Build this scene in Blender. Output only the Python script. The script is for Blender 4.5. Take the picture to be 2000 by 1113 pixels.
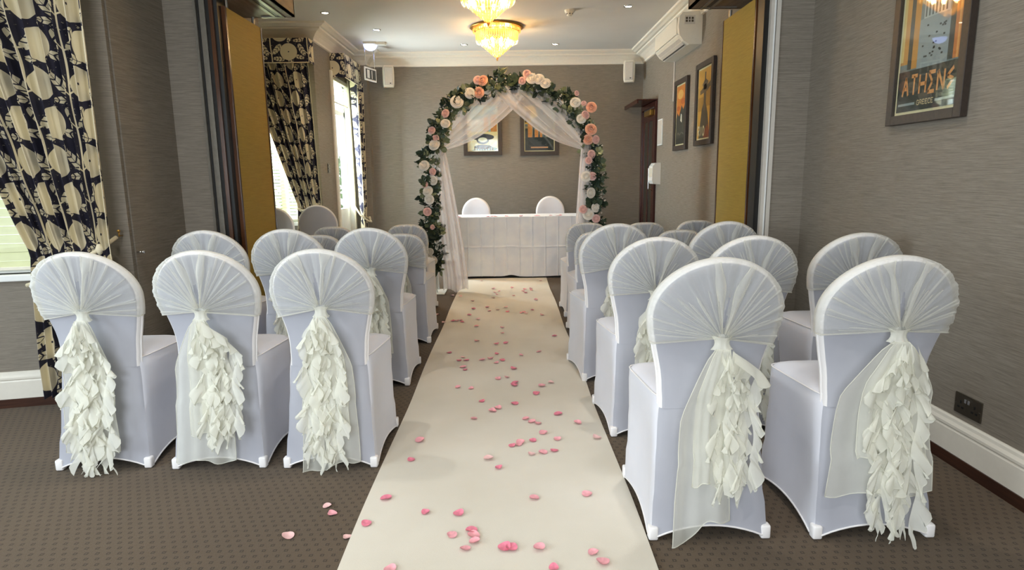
import bpy, bmesh, math, random
from mathutils import Vector, Matrix
PI=math.pi
sin,cos=math.sin,math.cos
S=bpy.context.scene
COL=S.collection
for o in list(bpy.data.objects): bpy.data.objects.remove(o)

# ------------------------------------------------------------------ camera
cd=bpy.data.cameras.new('camera'); cam=bpy.data.objects.new('camera',cd); COL.objects.link(cam); S.camera=cam
F=1200.0
cd.sensor_fit='HORIZONTAL'; cd.sensor_width=36.0; cd.lens=36.0*F/2000.0; cd.clip_start=.05; cd.clip_end=200
dy=Vector(((991-1000)/F,(556.5-345)/F,-1)).normalized()
up=Vector((-.0148,1,0)); up=(up-dy*up.dot(dy)).normalized()
dx=dy.cross(up)
R=Matrix((dx,dy,up))              # world = R @ camera
cam.matrix_world=Matrix.Translation((0,0,1.22))@R.to_4x4()

# ------------------------------------------------------------------ world, lights, exposure
S.view_settings.view_transform='Standard'; S.view_settings.look='None'
S.view_settings.gamma=1; S.view_settings.use_curve_mapping=False
S.view_settings.exposure=0.74
w=bpy.data.worlds.new('sky'); S.world=w; w.use_nodes=True
bg=w.node_tree.nodes['Background']
bg.inputs[0].default_value=(.86,.95,1,1); bg.inputs[1].default_value=1.15
def area(name,loc,target,sx,sy,power,col):
    l=bpy.data.lights.new(name,'AREA'); l.shape='RECTANGLE'; l.size=sx; l.size_y=sy; l.energy=power; l.color=col
    o=bpy.data.objects.new(name,l); COL.objects.link(o); o.location=loc
    o.rotation_euler=(Vector(target)-Vector(loc)).to_track_quat('-Z','Y').to_euler(); return o
# two added fill lamps, then daylight at the three left-hand windows
area('added_rear_fill',(-1.0,-2.85,1.65),(-.4,4,1.5),2.6,1.5,90,(.88,.95,1))  # added fill behind the camera; the front wall has no window
area('added_side_fill',(-3.6,.6,1.5),(1.5,1.6,1.4),2.6,1.4,60,(.80,.92,1))  # added fill from the left, brightens the right wall; no opening here
area('daylight_window_one',(-3.35,4.0,2.1),(-2.2,2.0,.9),1.3,1.3,22,(.95,1,.92))
area('daylight_window_two',(-2.7,7.5,1.8),(-1.2,4.8,1.2),.8,1.4,90,(.92,1,.96))
area('daylight_window_three',(-2.5,8.1,1.4),(0,7.6,1.3),.6,1.5,90,(.85,.94,1))

# ------------------------------------------------------------------ helpers
def setp(o,label=None,cat=None,group=None,kind=None):
    if label: o['label']=label
    if cat: o['category']=cat
    if group: o['group']=group
    if kind: o['kind']=kind
    return o
def link(name,me,parent=None):
    o=bpy.data.objects.new(name,me); COL.objects.link(o)
    if parent is not None: o.parent=parent
    return o
def empty(name,loc=(0,0,0),rz=0,label=None,cat=None,group=None,kind=None):
    o=bpy.data.objects.new(name,None); COL.objects.link(o); o.location=loc; o.rotation_euler=(0,0,rz)
    return setp(o,label,cat,group,kind)
class MB:
    """collects geometry for ONE mesh object"""
    def __init__(s): s.v=[]; s.f=[]; s.m=[]; s.uv={}; s.mi=0; s.uvs=None
    def add(s,vs,fs,uv=None):
        b=len(s.v); s.v+=[tuple(v) for v in vs]
        for f in fs: s.f.append(tuple(b+i for i in f)); s.m.append(s.mi)
        if uv is not None:
            if s.uvs is None: s.uvs=[(0,0)]*b
            s.uvs+=uv
        elif s.uvs is not None: s.uvs+=[(0,0)]*len(vs)
        return s
    def box(s,x0,x1,y0,y1,z0,z1,bev=0):
        if bev<=0:
            vs=[(x,y,z) for x in (x0,x1) for y in (y0,y1) for z in (z0,z1)]
            return s.add(vs,[(0,1,3,2),(4,6,7,5),(0,4,5,1),(2,3,7,6),(0,2,6,4),(1,5,7,3)])
        bm=bmesh.new(); bmesh.ops.create_cube(bm,size=1)
        for v in bm.verts: v.co=Vector(((x0+x1)/2+v.co.x*(x1-x0),(y0+y1)/2+v.co.y*(y1-y0),(z0+z1)/2+v.co.z*(z1-z0)))
        bmesh.ops.bevel(bm,geom=bm.edges[:],offset=bev,segments=2,affect='EDGES',profile=.5)
        bm.verts.index_update(); r=s.add([v.co[:] for v in bm.verts],[[v.index for v in f.verts] for f in bm.faces]); bm.free(); return r
    def tube(s,pts,r,n=8,cap=True):
        pts=[Vector(p) for p in pts]; rs=r if isinstance(r,(list,tuple)) else [r]*len(pts)
        vs=[];fs=[]; prev=None
        for i,p in enumerate(pts):
            d=(pts[min(i+1,len(pts)-1)]-pts[max(i-1,0)])
            if d.length<1e-9: d=Vector((0,0,1))
            d.normalize()
            a=prev if prev is not None else (Vector((1,0,0)) if abs(d.x)<.8 else Vector((0,1,0)))
            a=(a-d*a.dot(d)).normalized(); prev=a; b=d.cross(a)
            for k in range(n):
                t=2*PI*k/n; vs.append(p+(a*cos(t)+b*sin(t))*rs[i])
        for i in range(len(pts)-1):
            for k in range(n):
                fs.append((i*n+k,i*n+(k+1)%n,(i+1)*n+(k+1)%n,(i+1)*n+k))
        if cap: fs.append(tuple(range(n))[::-1]); fs.append(tuple((len(pts)-1)*n+k for k in range(n)))
        return s.add(vs,fs)
    def lathe(s,prof,n=24,c=(0,0,0)):
        vs=[];fs=[]
        for r,z in prof:
            for k in range(n):
                t=2*PI*k/n; vs.append((c[0]+r*cos(t),c[1]+r*sin(t),c[2]+z))
        for i in range(len(prof)-1):
            for k in range(n): fs.append((i*n+k,i*n+(k+1)%n,(i+1)*n+(k+1)%n,(i+1)*n+k))
        return s.add(vs,fs)
    def grid(s,fn,nu,nv,closed=False,skip=None,uvfn=None):
        vs=[];uv=[]
        for j in range(nv+1):
            for i in range(nu+(0 if closed else 1)):
                vs.append(fn(i/nu,j/nv))
                if uvfn: uv.append(uvfn(i/nu,j/nv))
        w_=nu if closed else nu+1; fs=[]
        for j in range(nv):
            for i in range(nu):
                if skip and skip((i+.5)/nu,(j+.5)/nv): continue
                fs.append((j*w_+i,j*w_+(i+1)%w_,(j+1)*w_+(i+1)%w_,(j+1)*w_+i))
        return s.add(vs,fs,uv if uvfn else None)
    def poly(s,pts): return s.add(pts,[tuple(range(len(pts)))])
    def mesh(s,name,mats,smooth=False):
        me=bpy.data.meshes.new(name); me.from_pydata(s.v,[],s.f)
        for m in (mats if isinstance(mats,(list,tuple)) else [mats]): me.materials.append(m)
        if isinstance(mats,(list,tuple)): me.polygons.foreach_set('material_index',s.m)
        if smooth: me.polygons.foreach_set('use_smooth',[True]*len(me.polygons))
        if s.uvs is not None:
            l=me.uv_layers.new(name='UVMap')
            for lp in me.loops: l.data[lp.index].uv=s.uvs[lp.vertex_index]
        me.validate(); me.update(); return me
    def build(s,name,mats,parent=None,smooth=False): return link(name,s.mesh(name,mats,smooth),parent)
def auto_smooth(o,ang=40):
    bm=bmesh.new(); bm.from_mesh(o.data)
    for f in bm.faces: f.smooth=True
    for e in bm.edges:
        if len(e.link_faces)==2 and e.calc_face_angle(0)>math.radians(ang): e.smooth=False
    bm.to_mesh(o.data); bm.free(); return o
def weld(o,d=1e-4):
    bm=bmesh.new(); bm.from_mesh(o.data); bmesh.ops.remove_doubles(bm,verts=bm.verts,dist=d)
    bmesh.ops.recalc_face_normals(bm,faces=bm.faces); bm.to_mesh(o.data); bm.free(); return o
def kids(o): return [c for c in list(bpy.data.objects) if c.parent==o]
def copy_tree(o,parent=None,cache={}):
    if o not in cache: cache[o]=kids(o)
    c=o.copy(); COL.objects.link(c); c.parent=parent
    for ch in cache[o]: copy_tree(ch,c)
    return c

# ------------------------------------------------------------------ materials
class X:
    def __init__(s,nt,v): s.nt=nt; s.v=v
    def _m(s,op,*a):
        n=s.nt.nodes.new('ShaderNodeMath'); n.operation=op
        for i,k in enumerate((s,)+a):
            k=k.v if isinstance(k,X) else k
            if isinstance(k,(int,float)): n.inputs[i].default_value=k
            else: s.nt.links.new(k,n.inputs[i])
        return X(s.nt,n.outputs[0])
    def __add__(s,o): return s._m('ADD',o)
    def __sub__(s,o): return s._m('SUBTRACT',o)
    def __mul__(s,o): return s._m('MULTIPLY',o)
    def __truediv__(s,o): return s._m('DIVIDE',o)
    def lt(s,o): return s._m('LESS_THAN',o)
    def gt(s,o): return s._m('GREATER_THAN',o)
    def fract(s): return s._m('FRACT')
    def abs(s): return s._m('ABSOLUTE')
    def sin(s): return s._m('SINE')
    def max(s,o): return s._m('MAXIMUM',o)
    def min(s,o): return s._m('MINIMUM',o)
    def floor(s): return s._m('FLOOR')
def newmat(name):
    m=bpy.data.materials.new(name); m.use_nodes=True; nt=m.node_tree
    return m,nt,nt.nodes['Principled BSDF']
def rgb(h,g=2.2):
    if isinstance(h,str): h=tuple(int(h[i:i+2],16)/255 for i in (0,2,4))
    return tuple(((c/12.92) if c<=.04045 else ((c+.055)/1.055)**2.4) for c in h)+(1,)
def noise(nt,scale,vec=None,detail=4,rough=.55):
    n=nt.nodes.new('ShaderNodeTexNoise'); n.inputs['Scale'].default_value=scale; n.inputs['Detail'].default_value=detail; n.inputs['Roughness'].default_value=rough
    if vec is not None: nt.links.new(vec,n.inputs['Vector'])
    return n
def coord(nt,kind='Object',scale=None):
    t=nt.nodes.new('ShaderNodeTexCoord'); o=t.outputs[kind]
    if scale:
        mp=nt.nodes.new('ShaderNodeMapping'); mp.inputs['Scale'].default_value=scale; nt.links.new(o,mp.inputs['Vector']); o=mp.outputs[0]
    return o
def mixc(nt,fac,a,b):
    n=nt.nodes.new('ShaderNodeMix'); n.data_type='RGBA'
    for i,k in ((0,fac),(6,a),(7,b)):
        k=k.v if isinstance(k,X) else k
        if isinstance(k,(int,float,tuple)): n.inputs[i].default_value=k
        else: nt.links.new(k,n.inputs[i])
    return n.outputs[2]
def ramp(nt,fac,stops):
    r=nt.nodes.new('ShaderNodeValToRGB'); e=r.color_ramp.elements
    e[0].position,e[0].color=stops[0]; e[1].position,e[1].color=stops[-1]
    for p,c in stops[1:-1]:
        k=e.new(p); k.color=c
    nt.links.new(fac,r.inputs[0]); return r.outputs[0]
def bump(nt,bsdf,h,strength=.3,dist=.01):
    b=nt.nodes.new('ShaderNodeBump'); b.inputs['Strength'].default_value=strength; b.inputs['Distance'].default_value=dist
    h=h.v if isinstance(h,X) else h
    nt.links.new(h,b.inputs['Height']); nt.links.new(b.outputs[0],bsdf.inputs['Normal'])
def plain(name,col,rough=.5,metal=0,var=.06,scale=30,spec=.5,coat=0):
    m,nt,b=newmat(name); c=rgb(col)
    n=noise(nt,scale,coord(nt))
    lo=tuple(k*(1-var) for k in c[:3])+(1,); hi=tuple(min(1,k*(1+var)) for k in c[:3])+(1,)
    nt.links.new(ramp(nt,n.outputs[0],[(.3,lo),(.7,hi)]),b.inputs['Base Color'])
    b.inputs['Roughness'].default_value=rough; b.inputs['Metallic'].default_value=metal; b.inputs['Specular IOR Level'].default_value=spec
    b.inputs['Coat Weight'].default_value=coat
    return m
def grasscloth(name,lo,hi,b_=.25):
    m,nt,b=newmat(name)
    n=noise(nt,1,coord(nt,'Object',(7,7,260)),5,.6); n2=noise(nt,1,coord(nt,'Object',(30,30,900)),2)
    n3=noise(nt,1.2,coord(nt),2)
    f=X(nt,n.outputs[0])*.7+X(nt,n2.outputs[0])*.3
    c=ramp(nt,f.v,[(.36,rgb(lo)),(.5,tuple((p+q)/2 for p,q in zip(rgb(lo),rgb(hi)))),(.64,rgb(hi))])
    nt.links.new(c,b.inputs['Base Color']); b.inputs['Roughness'].default_value=.62; b.inputs['Specular IOR Level'].default_value=.35
    bump(nt,b,f,b_,.002); return m
M={}
M['wall']=grasscloth('wallpaper_grasscloth','756d62','938b7f')
M['gold']=grasscloth('gold_panel_cloth','9c8236','b0953f',.15)
M['ceiling']=plain('ceiling_paint','dcd7cf',.8,var=.02,scale=3)
M['white']=plain('white_gloss_paint','e9e4d8',.35,var=.02)
M['crown']=plain('crown_paint','eee7d8',.5,var=.02)
M['upvc']=plain('white_window_frame','eef0ee',.3,var=.01)
M['plastic']=plain('white_plastic','e6e0d0',.35,var=.02)
M['greyplastic']=plain('grey_white_plastic','cfc9bf',.4,var=.03)
M['dark']=plain('black_rubber','141312',.4,var=.1)
M['track']=plain('brushed_track','8f8b82',.35,.7,.1)
M['chrome']=plain('chrome','dddddd',.18,1,.02)
M['bronze']=plain('dark_bronze_plate','5b5448',.3,.8,.08)
M['brass']=plain('brass','b58d45',.3,.9,.1)
M['frame']=plain('dark_frame_wood','3a3029',.45,var=.2,scale=60)
M['mat']=plain('cream_mount','e9dcb4',.7,var=.02)
M['petal']=plain('pink_petal','efa9b2',.6,var=.15,scale=60)
M['petal_deep']=plain('deep_pink_petal','e8839a',.6,var=.18,scale=60)
M['petal_pale']=plain('pale_pink_petal','f0c4c2',.6,var=.1,scale=60)
M['rope']=plain('cream_cord','d8ccae',.8,var=.1,scale=200)
def wood(name,lo,hi,rough=.35,sc=(3,3,40)):
    m,nt,b=newmat(name); n=noise(nt,1,coord(nt,'Object',sc),6,.6)
    nt.links.new(ramp(nt,n.outputs[0],[(.3,rgb(lo)),(.7,rgb(hi))]),b.inputs['Base Color']); b.inputs['Roughness'].default_value=rough
    bump(nt,b,n.outputs[0],.1,.002); return m
M['wood']=wood('brown_timber','5a4838','8a7460',.45,(30,4,30))
M['mahogany']=wood('dark_red_mahogany','2a0e0a','4a1c12',.25,(40,40,3))
M['skirt']=wood('worn_dark_skirting','2a1610','4a2c1e',.4,(3,3,60))
M['strip']=wood('reddish_polished_strip','3a2114','5f3b22',.2,(40,40,4))
def floor_mat():
    m,nt,b=newmat('patterned_brown_carpet'); co=coord(nt)
    sp=nt.nodes.new('ShaderNodeSeparateXYZ'); nt.links.new(co,sp.inputs[0]); x=X(nt,sp.outputs[0]); y=X(nt,sp.outputs[1])
    P=.037; row=(y/.030).floor(); off=(row*.5).fract()
    fx=(x/P+off+row*.0).fract()-.5; fy=(y/.030).fract()-.5
    ax=(fx*P).abs(); ay=(fy*.030).abs(); mm=ax.max(ay)
    ring=mm.lt(.0064)*mm.gt(.0028)
    n=noise(nt,420,co,3); n2=noise(nt,1.4,co,4); n3=noise(nt,70,co,3)
    base=mixc(nt,X(nt,n.outputs[0]),rgb('48392b'),rgb('75644f'))
    base=mixc(nt,(X(nt,n2.outputs[0])-.4)*1.6,base,rgb('544637'))
    c=mixc(nt,ring*.78,base,rgb('2e251d'))
    nt.links.new(c,b.inputs['Base Color']); b.inputs['Roughness'].default_value=.95; b.inputs['Specular IOR Level'].default_value=.1
    b.inputs['Sheen Weight'].default_value=.15
    bump(nt,b,X(nt,n.outputs[0])+X(nt,n3.outputs[0])*.4,.6,.004); return m
M['carpet']=floor_mat()
def cloth(name,lo,hi,sc=3,bs=.1,fine=600,sheen=.1,rough=.75):
    m,nt,b=newmat(name); co=coord(nt); n=noise(nt,sc,co,4); nf=noise(nt,fine,co,2)
    nt.links.new(ramp(nt,n.outputs[0],[(.35,rgb(lo)),(.65,rgb(hi))]),b.inputs['Base Color'])
    b.inputs['Roughness'].default_value=rough; b.inputs['Sheen Weight'].default_value=sheen; b.inputs['Specular IOR Level'].default_value=.2
    bump(nt,b,nf.outputs[0],bs,.001); return m
M['runner']=cloth('cream_runner_felt','d8d1c2','e2dccf',1.3,.5,500)
M['tablecloth']=cloth('white_table_linen','eaeef8','f6f8fd',5,.15)
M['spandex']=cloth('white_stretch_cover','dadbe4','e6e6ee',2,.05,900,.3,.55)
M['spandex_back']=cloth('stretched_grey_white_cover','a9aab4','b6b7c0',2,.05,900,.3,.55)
M['spandex_hi']=cloth('white_cover_piping','f1eeee','f8f5f4',2,.05,900,.3,.6)
def sheer(name,col,op,trl=.45,lo=None):
    m,nt,b=newmat(name); nt.nodes.remove(b); out=nt.nodes['Material Output']
    tr=nt.nodes.new('ShaderNodeBsdfTransparent'); d=nt.nodes.new('ShaderNodeBsdfDiffuse'); tl=nt.nodes.new('ShaderNodeBsdfTranslucent')
    n=noise(nt,14,coord(nt),3)
    c=ramp(nt,n.outputs[0],[(.3,tuple(k*.94 for k in rgb(col)[:3])+(1,)),(.7,rgb(col))])
    nt.links.new(c,d.inputs[0]); nt.links.new(c,tl.inputs[0])
    m1=nt.nodes.new('ShaderNodeMixShader'); m1.inputs[0].default_value=trl; nt.links.new(d.outputs[0],m1.inputs[1]); nt.links.new(tl.outputs[0],m1.inputs[2])
    lw=nt.nodes.new('ShaderNodeLayerWeight'); lw.inputs[0].default_value=.35
    f=X(nt,lw.outputs['Facing'])*.9*(1-op)+op
    m2=nt.nodes.new('ShaderNodeMixShader'); nt.links.new(f.v,m2.inputs[0]); nt.links.new(tr.outputs[0],m2.inputs[1]); nt.links.new(m1.outputs[0],m2.inputs[2])
    nt.links.new(m2.outputs[0],out.inputs[0]); return m
M['organza']=sheer('ivory_organza_hood','f6f6f0',.28)
M['organza_fold']=sheer('ivory_organza_fold','fbf9f0',.34)
M['organza_tail']=sheer('ivory_organza_tail','fbfaf0',.6)
M['ruffle']=sheer('ivory_ruffle','fffef4',.80,.42)
M['tulle']=sheer('white_arch_tulle','fbf4f2',.50)
M['blind']=sheer('cream_blind_slat','eceecb',.95,.45)
def glass():
    m,nt,b=newmat('window_glass'); nt.nodes.remove(b); out=nt.nodes['Material Output']
    tr=nt.nodes.new('ShaderNodeBsdfTransparent'); tr.inputs[0].default_value=(.96,.98,.97,1)
    g=nt.nodes.new('ShaderNodeBsdfGlossy'); g.inputs['Roughness'].default_value=.02
    mx=nt.nodes.new('ShaderNodeMixShader'); mx.inputs[0].default_value=.06
    nt.links.new(tr.outputs[0],mx.inputs[1]); nt.links.new(g.outputs[0],mx.inputs[2]); nt.links.new(mx.outputs[0],out.inputs[0]); return m
M['glass']=glass()
def emis(name,col,st):
    m,nt,b=newmat(name); b.inputs['Base Color'].default_value=rgb(col); b.inputs['Emission Color'].default_value=rgb(col); b.inputs['Emission Strength'].default_value=st; return m
M['bulb']=emis('warm_chandelier_bulb','ffd898',150)
M['spot']=emis('downlight_lamp','fff1d8',12)
M['emlamp']=emis('blue_white_led','a8b8ff',2.2)
def crystal():
    m,nt,b=newmat('amber_cut_crystal'); nt.nodes.remove(b); out=nt.nodes['Material Output']
    tr=nt.nodes.new('ShaderNodeBsdfTransparent'); tr.inputs[0].default_value=(1,.93,.78,1)
    tl=nt.nodes.new('ShaderNodeBsdfTranslucent'); tl.inputs[0].default_value=rgb('ffe6ae')
    g=nt.nodes.new('ShaderNodeBsdfGlossy'); g.inputs['Roughness'].default_value=.12; g.inputs[0].default_value=rgb('fff0cc')
    a=nt.nodes.new('ShaderNodeMixShader'); a.inputs[0].default_value=.5; nt.links.new(tl.outputs[0],a.inputs[1]); nt.links.new(g.outputs[0],a.inputs[2])
    c=nt.nodes.new('ShaderNodeMixShader'); c.inputs[0].default_value=.62; nt.links.new(tr.outputs[0],c.inputs[1]); nt.links.new(a.outputs[0],c.inputs[2])
    nt.links.new(c.outputs[0],out.inputs[0]); return m
M['crystal']=crystal()
def floral():
    m,nt,b=newmat('navy_cream_leaf_print'); t=nt.nodes.new('ShaderNodeTexCoord'); sp=nt.nodes.new('ShaderNodeSeparateXYZ'); nt.links.new(t.outputs['UV'],sp.inputs[0])
    u=X(nt,sp.outputs[0]); v=X(nt,sp.outputs[1]); P,Q=.39,.38
    def loc(cx,cy): return (((u/P-cx+.5).fract()-.5)*P),(((v/Q-cy+.5).fract()-.5)*Q)
    def ell(cx,cy,a,b_,deg):
        x,y=loc(cx,cy); c_,s_=cos(math.radians(deg)),sin(math.radians(deg))
        p=x*c_+y*s_; q=y*c_-x*s_
        e=(p/a); e2=(q/b_); return (e*e+e2*e2),p,q
    cream=None
    def acc(mask):
        nonlocal cream
        cream=mask if cream is None else cream.max(mask)
    for cx,cy in ((.47,0.),(.25,.5)):
        e,p,q=ell(cx,cy,.090,.086,0); acc(e.lt(1)*e.gt(.006))
    stripe_mask=None
    for cx,cy,a,b_,d in ((-.17,.05,.070,.027,118),(.16,.07,.066,.028,48),(.20,-.19,.060,.024,-6),(-.25,-.14,.055,.021,165),
                         (-.28,.5,.07,.024,-52),(-.11,.46,.055,.021,80),(-.25,.3,.055,.018,4),(.52,.36,.05,.02,60),(.55,.7,.05,.02,-40)):
        e,p,q=ell(cx,cy,a,b_,d)
        st=((p*190+q.abs()*140).sin()).gt(.72)
        acc(e.lt(1)*(st*-1+1)*q.abs().gt(.0016))
    x,y=loc(0,0); wob=(y*16).sin()*.006
    stem=(x+wob).abs().lt(.0062); acc(stem)
    for sgn,cy in ((1,-.08),(-1,-.06),(-1,.34),(1,.38)):
        x,y=loc(0,cy); br=((x*sgn)*.75-y).abs().lt(.0045)*(x*sgn).gt(0)*(x*sgn).lt(.05); acc(br)
    n=noise(nt,60,t.outputs['UV'],4)
    navy=mixc(nt,X(nt,n.outputs[0]).gt(.66),rgb('32313f'),rgb('b9b09a'))
    c=mixc(nt,cream,navy,rgb('e4d9bc'))
    nt.links.new(c,b.inputs['Base Color']); b.inputs['Roughness'].default_value=.8; b.inputs['Specular IOR Level'].default_value=.15
    n2=noise(nt,900,t.outputs['UV'],2); bump(nt,b,n2.outputs[0],.15,.001); return m
M['floral']=floral()
def leafm(name,lo,hi):
    m,nt,b=newmat(name); oi=nt.nodes.new('ShaderNodeObjectInfo'); n=noise(nt,25,coord(nt),3)
    f=X(nt,n.outputs[0])*.5+X(nt,oi.outputs['Random'])*.5
    nt.links.new(ramp(nt,f.v,[(.25,rgb(lo)),(.75,rgb(hi))]),b.inputs['Base Color']); b.inputs['Roughness'].default_value=.5; return m
M['leaf']=leafm('eucalyptus_leaf','23332a','4e5f47'); M['leaf_light']=leafm('pale_sage_leaf','66704c','a8ad84')
M['rose_white']=plain('white_rose','f3ece0',.6,var=.05,scale=40); M['rose_peach']=plain('peach_rose','f2b99c',.6,var=.12,scale=40)
M['rose_pink']=plain('blush_rose','efc6bd',.6,var=.1,scale=40); M['rose_core']=plain('dark_rose_centre','7a3a34',.7,var=.2,scale=60)
M['hedge']=leafm('garden_hedge','3d5a2c','7f9a5c'); M['paving']=plain('garden_paving','b9b4a8',.9,var=.1,scale=3)

# ------------------------------------------------------------------ room shell
def struct(o,label=None,cat=None): o['kind']='structure'; 
def slab(name,x0,x1,y0,y1,z0,z1,mat):
    o=MB().box(x0,x1,y0,y1,z0,z1).build(name,mat); o['kind']='structure'; return o
HC=2.86
XR=1.87; XL=-2.10
slab('floor',-3.8,2.0,-3.1,8.95,-.1,0,M['carpet'])
slab('ceiling',-3.8,2.0,-3.1,8.95,HC,HC+.1,M['ceiling'])
slab('wall_right',XR,XR+.12,-3.1,8.95,0,HC,M['wall'])
slab('wall_back',-1.86,XR,8.72,8.84,0,HC,M['wall'])
slab('wall_back.001',XL-.12,-1.86,8.56,8.84,0,HC,M['wall'])
slab('wall_front',-3.9,2.0,-3.2,-3.08,0,HC,M['wall'])
slab('wall_left',-3.92,-3.80,-3.1,3.2,0,HC,M['wall'])
# side wall between first window bay and partition
slab('wall_left.001',XL-.12,XL,3.46,5.55,0,HC,M['wall'])
slab('wall_left.002',-3.0,XL-.12,5.43,5.55,0,HC,M['wall'])
slab('wall_left.003',-3.12,-3.0,5.43,7.19,0,HC,M['wall'])
# partition piers
PY=4.02
slab('wall_left.004',XL,-1.90,PY,PY+.14,0,HC,M['wall'])
slab('wall_right.001',1.665,XR,3.93,4.07,0,HC,M['wall'])
# window 1 wall (bay, slightly turned), local x runs along the wall, room on -y
A1=Vector((-3.85,3.023,0)); B1=Vector((XL,3.42,0)); L1=(B1-A1).length; RZ1=math.atan2((B1-A1).y,(B1-A1).x)
def wall_with_hole(name,loc,rz,L,hx0,hx1,hz0,hz1,th=.14):
    r=MB().box(0,hx0,0,th,0,HC).box(hx1,L,0,th,0,HC).box(hx0,hx1,0,th,0,hz0).box(hx0,hx1,0,th,hz1,HC).build(name,M['wall'])
    r.location=loc; r.rotation_euler=(0,0,rz); r['kind']='structure'; return r
wall_with_hole('wall_window_bay',A1,RZ1,L1,.25,1.62,.74,2.35).name='wall_left.005'
wall_with_hole('wall_w2',(-3.0,7.05,0),0,.9,.10,.80,.74,2.45).name='wall_left.006'
wall_with_hole('wall_w3',(XL,8.56,0),-PI/2,1.51,.12,.78,.06,2.45).name='wall_left.007'   # local x runs toward the camera
# wall_w3 was built with thickness on its local +y, which points +x after -90deg: turn it the other way round
o=bpy.data.objects['wall_left.007']; o.location=(XL,7.05,0); o.rotation_euler=(0,0,PI/2)
# local x now runs away from the camera, thickness to -x ; opening y 7.75 .. 8.43
me=o.data; me.clear_geometry()
g=MB().box(.1402,.68,0,.14,0,HC).box(1.40,1.51,0,.14,0,HC).box(.68,1.40,0,.14,0,.06).box(.68,1.40,0,.14,2.45,HC)
me.from_pydata(g.v,[],g.f); me.update()

# windows: frame + panes, local x along wall, y depth outward
def window(name,loc,rz,x0,x1,z0,z1,mull,trans=None,sill=True,door=False):
    e=empty(name,loc,rz,kind='structure'); fw=.06
    f=MB().box(x0,x0+fw,.05,.11,z0,z1).box(x1-fw,x1,.05,.11,z0,z1).box(x0,x1,.05,.11,z0,z0+fw).box(x0,x1,.05,.11,z1-fw,z1)
    for m_ in mull: f.box(m_-.03,m_+.03,.05,.11,z0,z1)
    if trans: f.box(x0,x1,.05,.11,trans-.03,trans+.03)
    f.build('window_frame',M['upvc'],e)
    xs=[x0+fw]+[q for m_ in mull for q in (m_-.03,m_+.03)]+[x1-fw]
    zs=[z0+fw]+([trans-.03,trans+.03] if trans else [])+[z1-fw]
    for i in range(0,len(xs),2):
        for j in range(0,len(zs),2): MB().box(xs[i],xs[i+1],.075,.083,zs[j],zs[j+1]).build('window_pane',M['glass'],e)
    # reveal lining
    MB().box(x0-.005,x0+.004,-.002,.14,z0,z1).box(x1-.004,x1+.005,-.002,.14,z0,z1).box(x0,x1,-.002,.14,z1-.004,z1+.005).build('window_reveal',M['upvc'],e)
    if sill: MB().box(x0-.08,x1+.06,-.05,.05,z0-.035,z0,.006).build('window_sill',M['upvc'],e)
    return e
window('window_1',A1,RZ1,.25,1.62,.74,2.35,[.93],1.95)
window('window_2',(-3.0,7.05,0),0,.10,.80,.74,2.45,[.45],2.0)
e3=window('window_3',(XL,7.05,0),PI/2,.68,1.40,.06,2.45,[],2.05,sill=False)
MB().box(.74,1.34,.045,.09,.12,.78).box(.74,1.34,.04,.095,.76,.84).build('lower_panel',M['upvc'],e3)
MB().box(.75,.775,.02,.05,.50,.64,.004).tube([(.762,.01,.57),(.85,.01,.57)],.008).build('window_handle',M['dark'],e3)
MB().box(.60,.68,-.022,0,0,2.5,.004).box(1.40,1.46,-.022,0,0,2.5,.004).build('architrave',M['crown'],e3)

# venetian blinds
def blind(loc,rz,x0,x1,ztop,zbot,pitch,yoff,label,tilt=.9,sw=.05):
    e=empty('venetian_blind',loc,rz,label,'blind')
    MB().box(x0,x1,yoff-.02,yoff+.02,ztop-.035,ztop,.004).build('head_rail',M['plastic'],e)
    mb=MB(); c,s_=cos(tilt),sin(tilt); n=3
    me=MB().grid(lambda u,v:(x0+u*(x1-x0),(v-.5)*sw*c,(v-.5)*sw*s_+.004*sin(v*PI)),1,n).mesh('slat',M['blind'],True)
    z=ztop-.05; 
    while z>zbot+.025:
        o=link('slat',me,e); o.location=(0,yoff,z); z-=pitch
    MB().box(x0,x1,yoff-.014,yoff+.014,zbot,zbot+.018,.003).build('bottom_rail',M['plastic'],e)
    k=max(2,int((x1-x0)/.4))
    for i in range(k+1):
        xx=x0+.06+(x1-x0-.12)*i/k; MB().box(xx-.001,xx+.001,yoff-.027,yoff-.025,zbot,ztop).build('ladder_cord',M['rope'],e)
    return e
blind(A1,RZ1,.27,1.60,2.34,.76,.047,.012,'pale yellow slatted blind in the nearest window on the left',1.05)
blind((-3.0,7.05,0),0,.12,.78,2.44,.76,.036,.012,'cream slatted blind in the window behind the gold panel on the left',.75,.04)
b3=blind((XL,7.05,0),PI/2,.70,1.38,2.44,2.14,.036,.012,'short raised cream blind at the top of the far left window',.6,.04)

# skirting
def skirting(name,p,q,h=.20,base=.045,side=1):
    p=Vector(p);q=Vector(q);L=(q-p).length; rz=math.atan2(q.y-p.y,q.x-p.x)
    e=empty(name,(p.x,p.y,0),rz,kind='structure')
    prof=[(0,base),(.020,base),(.020,h-.055),(.016,h-.048),(.022,h-.040),(.022,h-.030),(.014,h-.018),(.012,h-.006),(.006,h),(0,h)]
    b=MB(); b.grid(lambda u,v:(u*L,-side*prof[round(v*(len(prof)-1))][0],prof[round(v*(len(prof)-1))][1]),1,len(prof)-1); b.build('skirting_board',M['white'],e)
    MB().box(0,L,min(0,-side*.026),max(0,-side*.026),0,base+.004).build('skirting_strip',M['skirt'],e)
skirting('baseboard_left',(A1.x,A1.y),(B1.x,B1.y))
skirting('baseboard_left.001',(XL,3.42),(XL,PY),side=1)
skirting('baseboard_right',(XR,3.93),(XR,-3.0),side=1)
skirting('baseboard_right.001',(XR,7.75),(XR,4.07),side=1)
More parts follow.
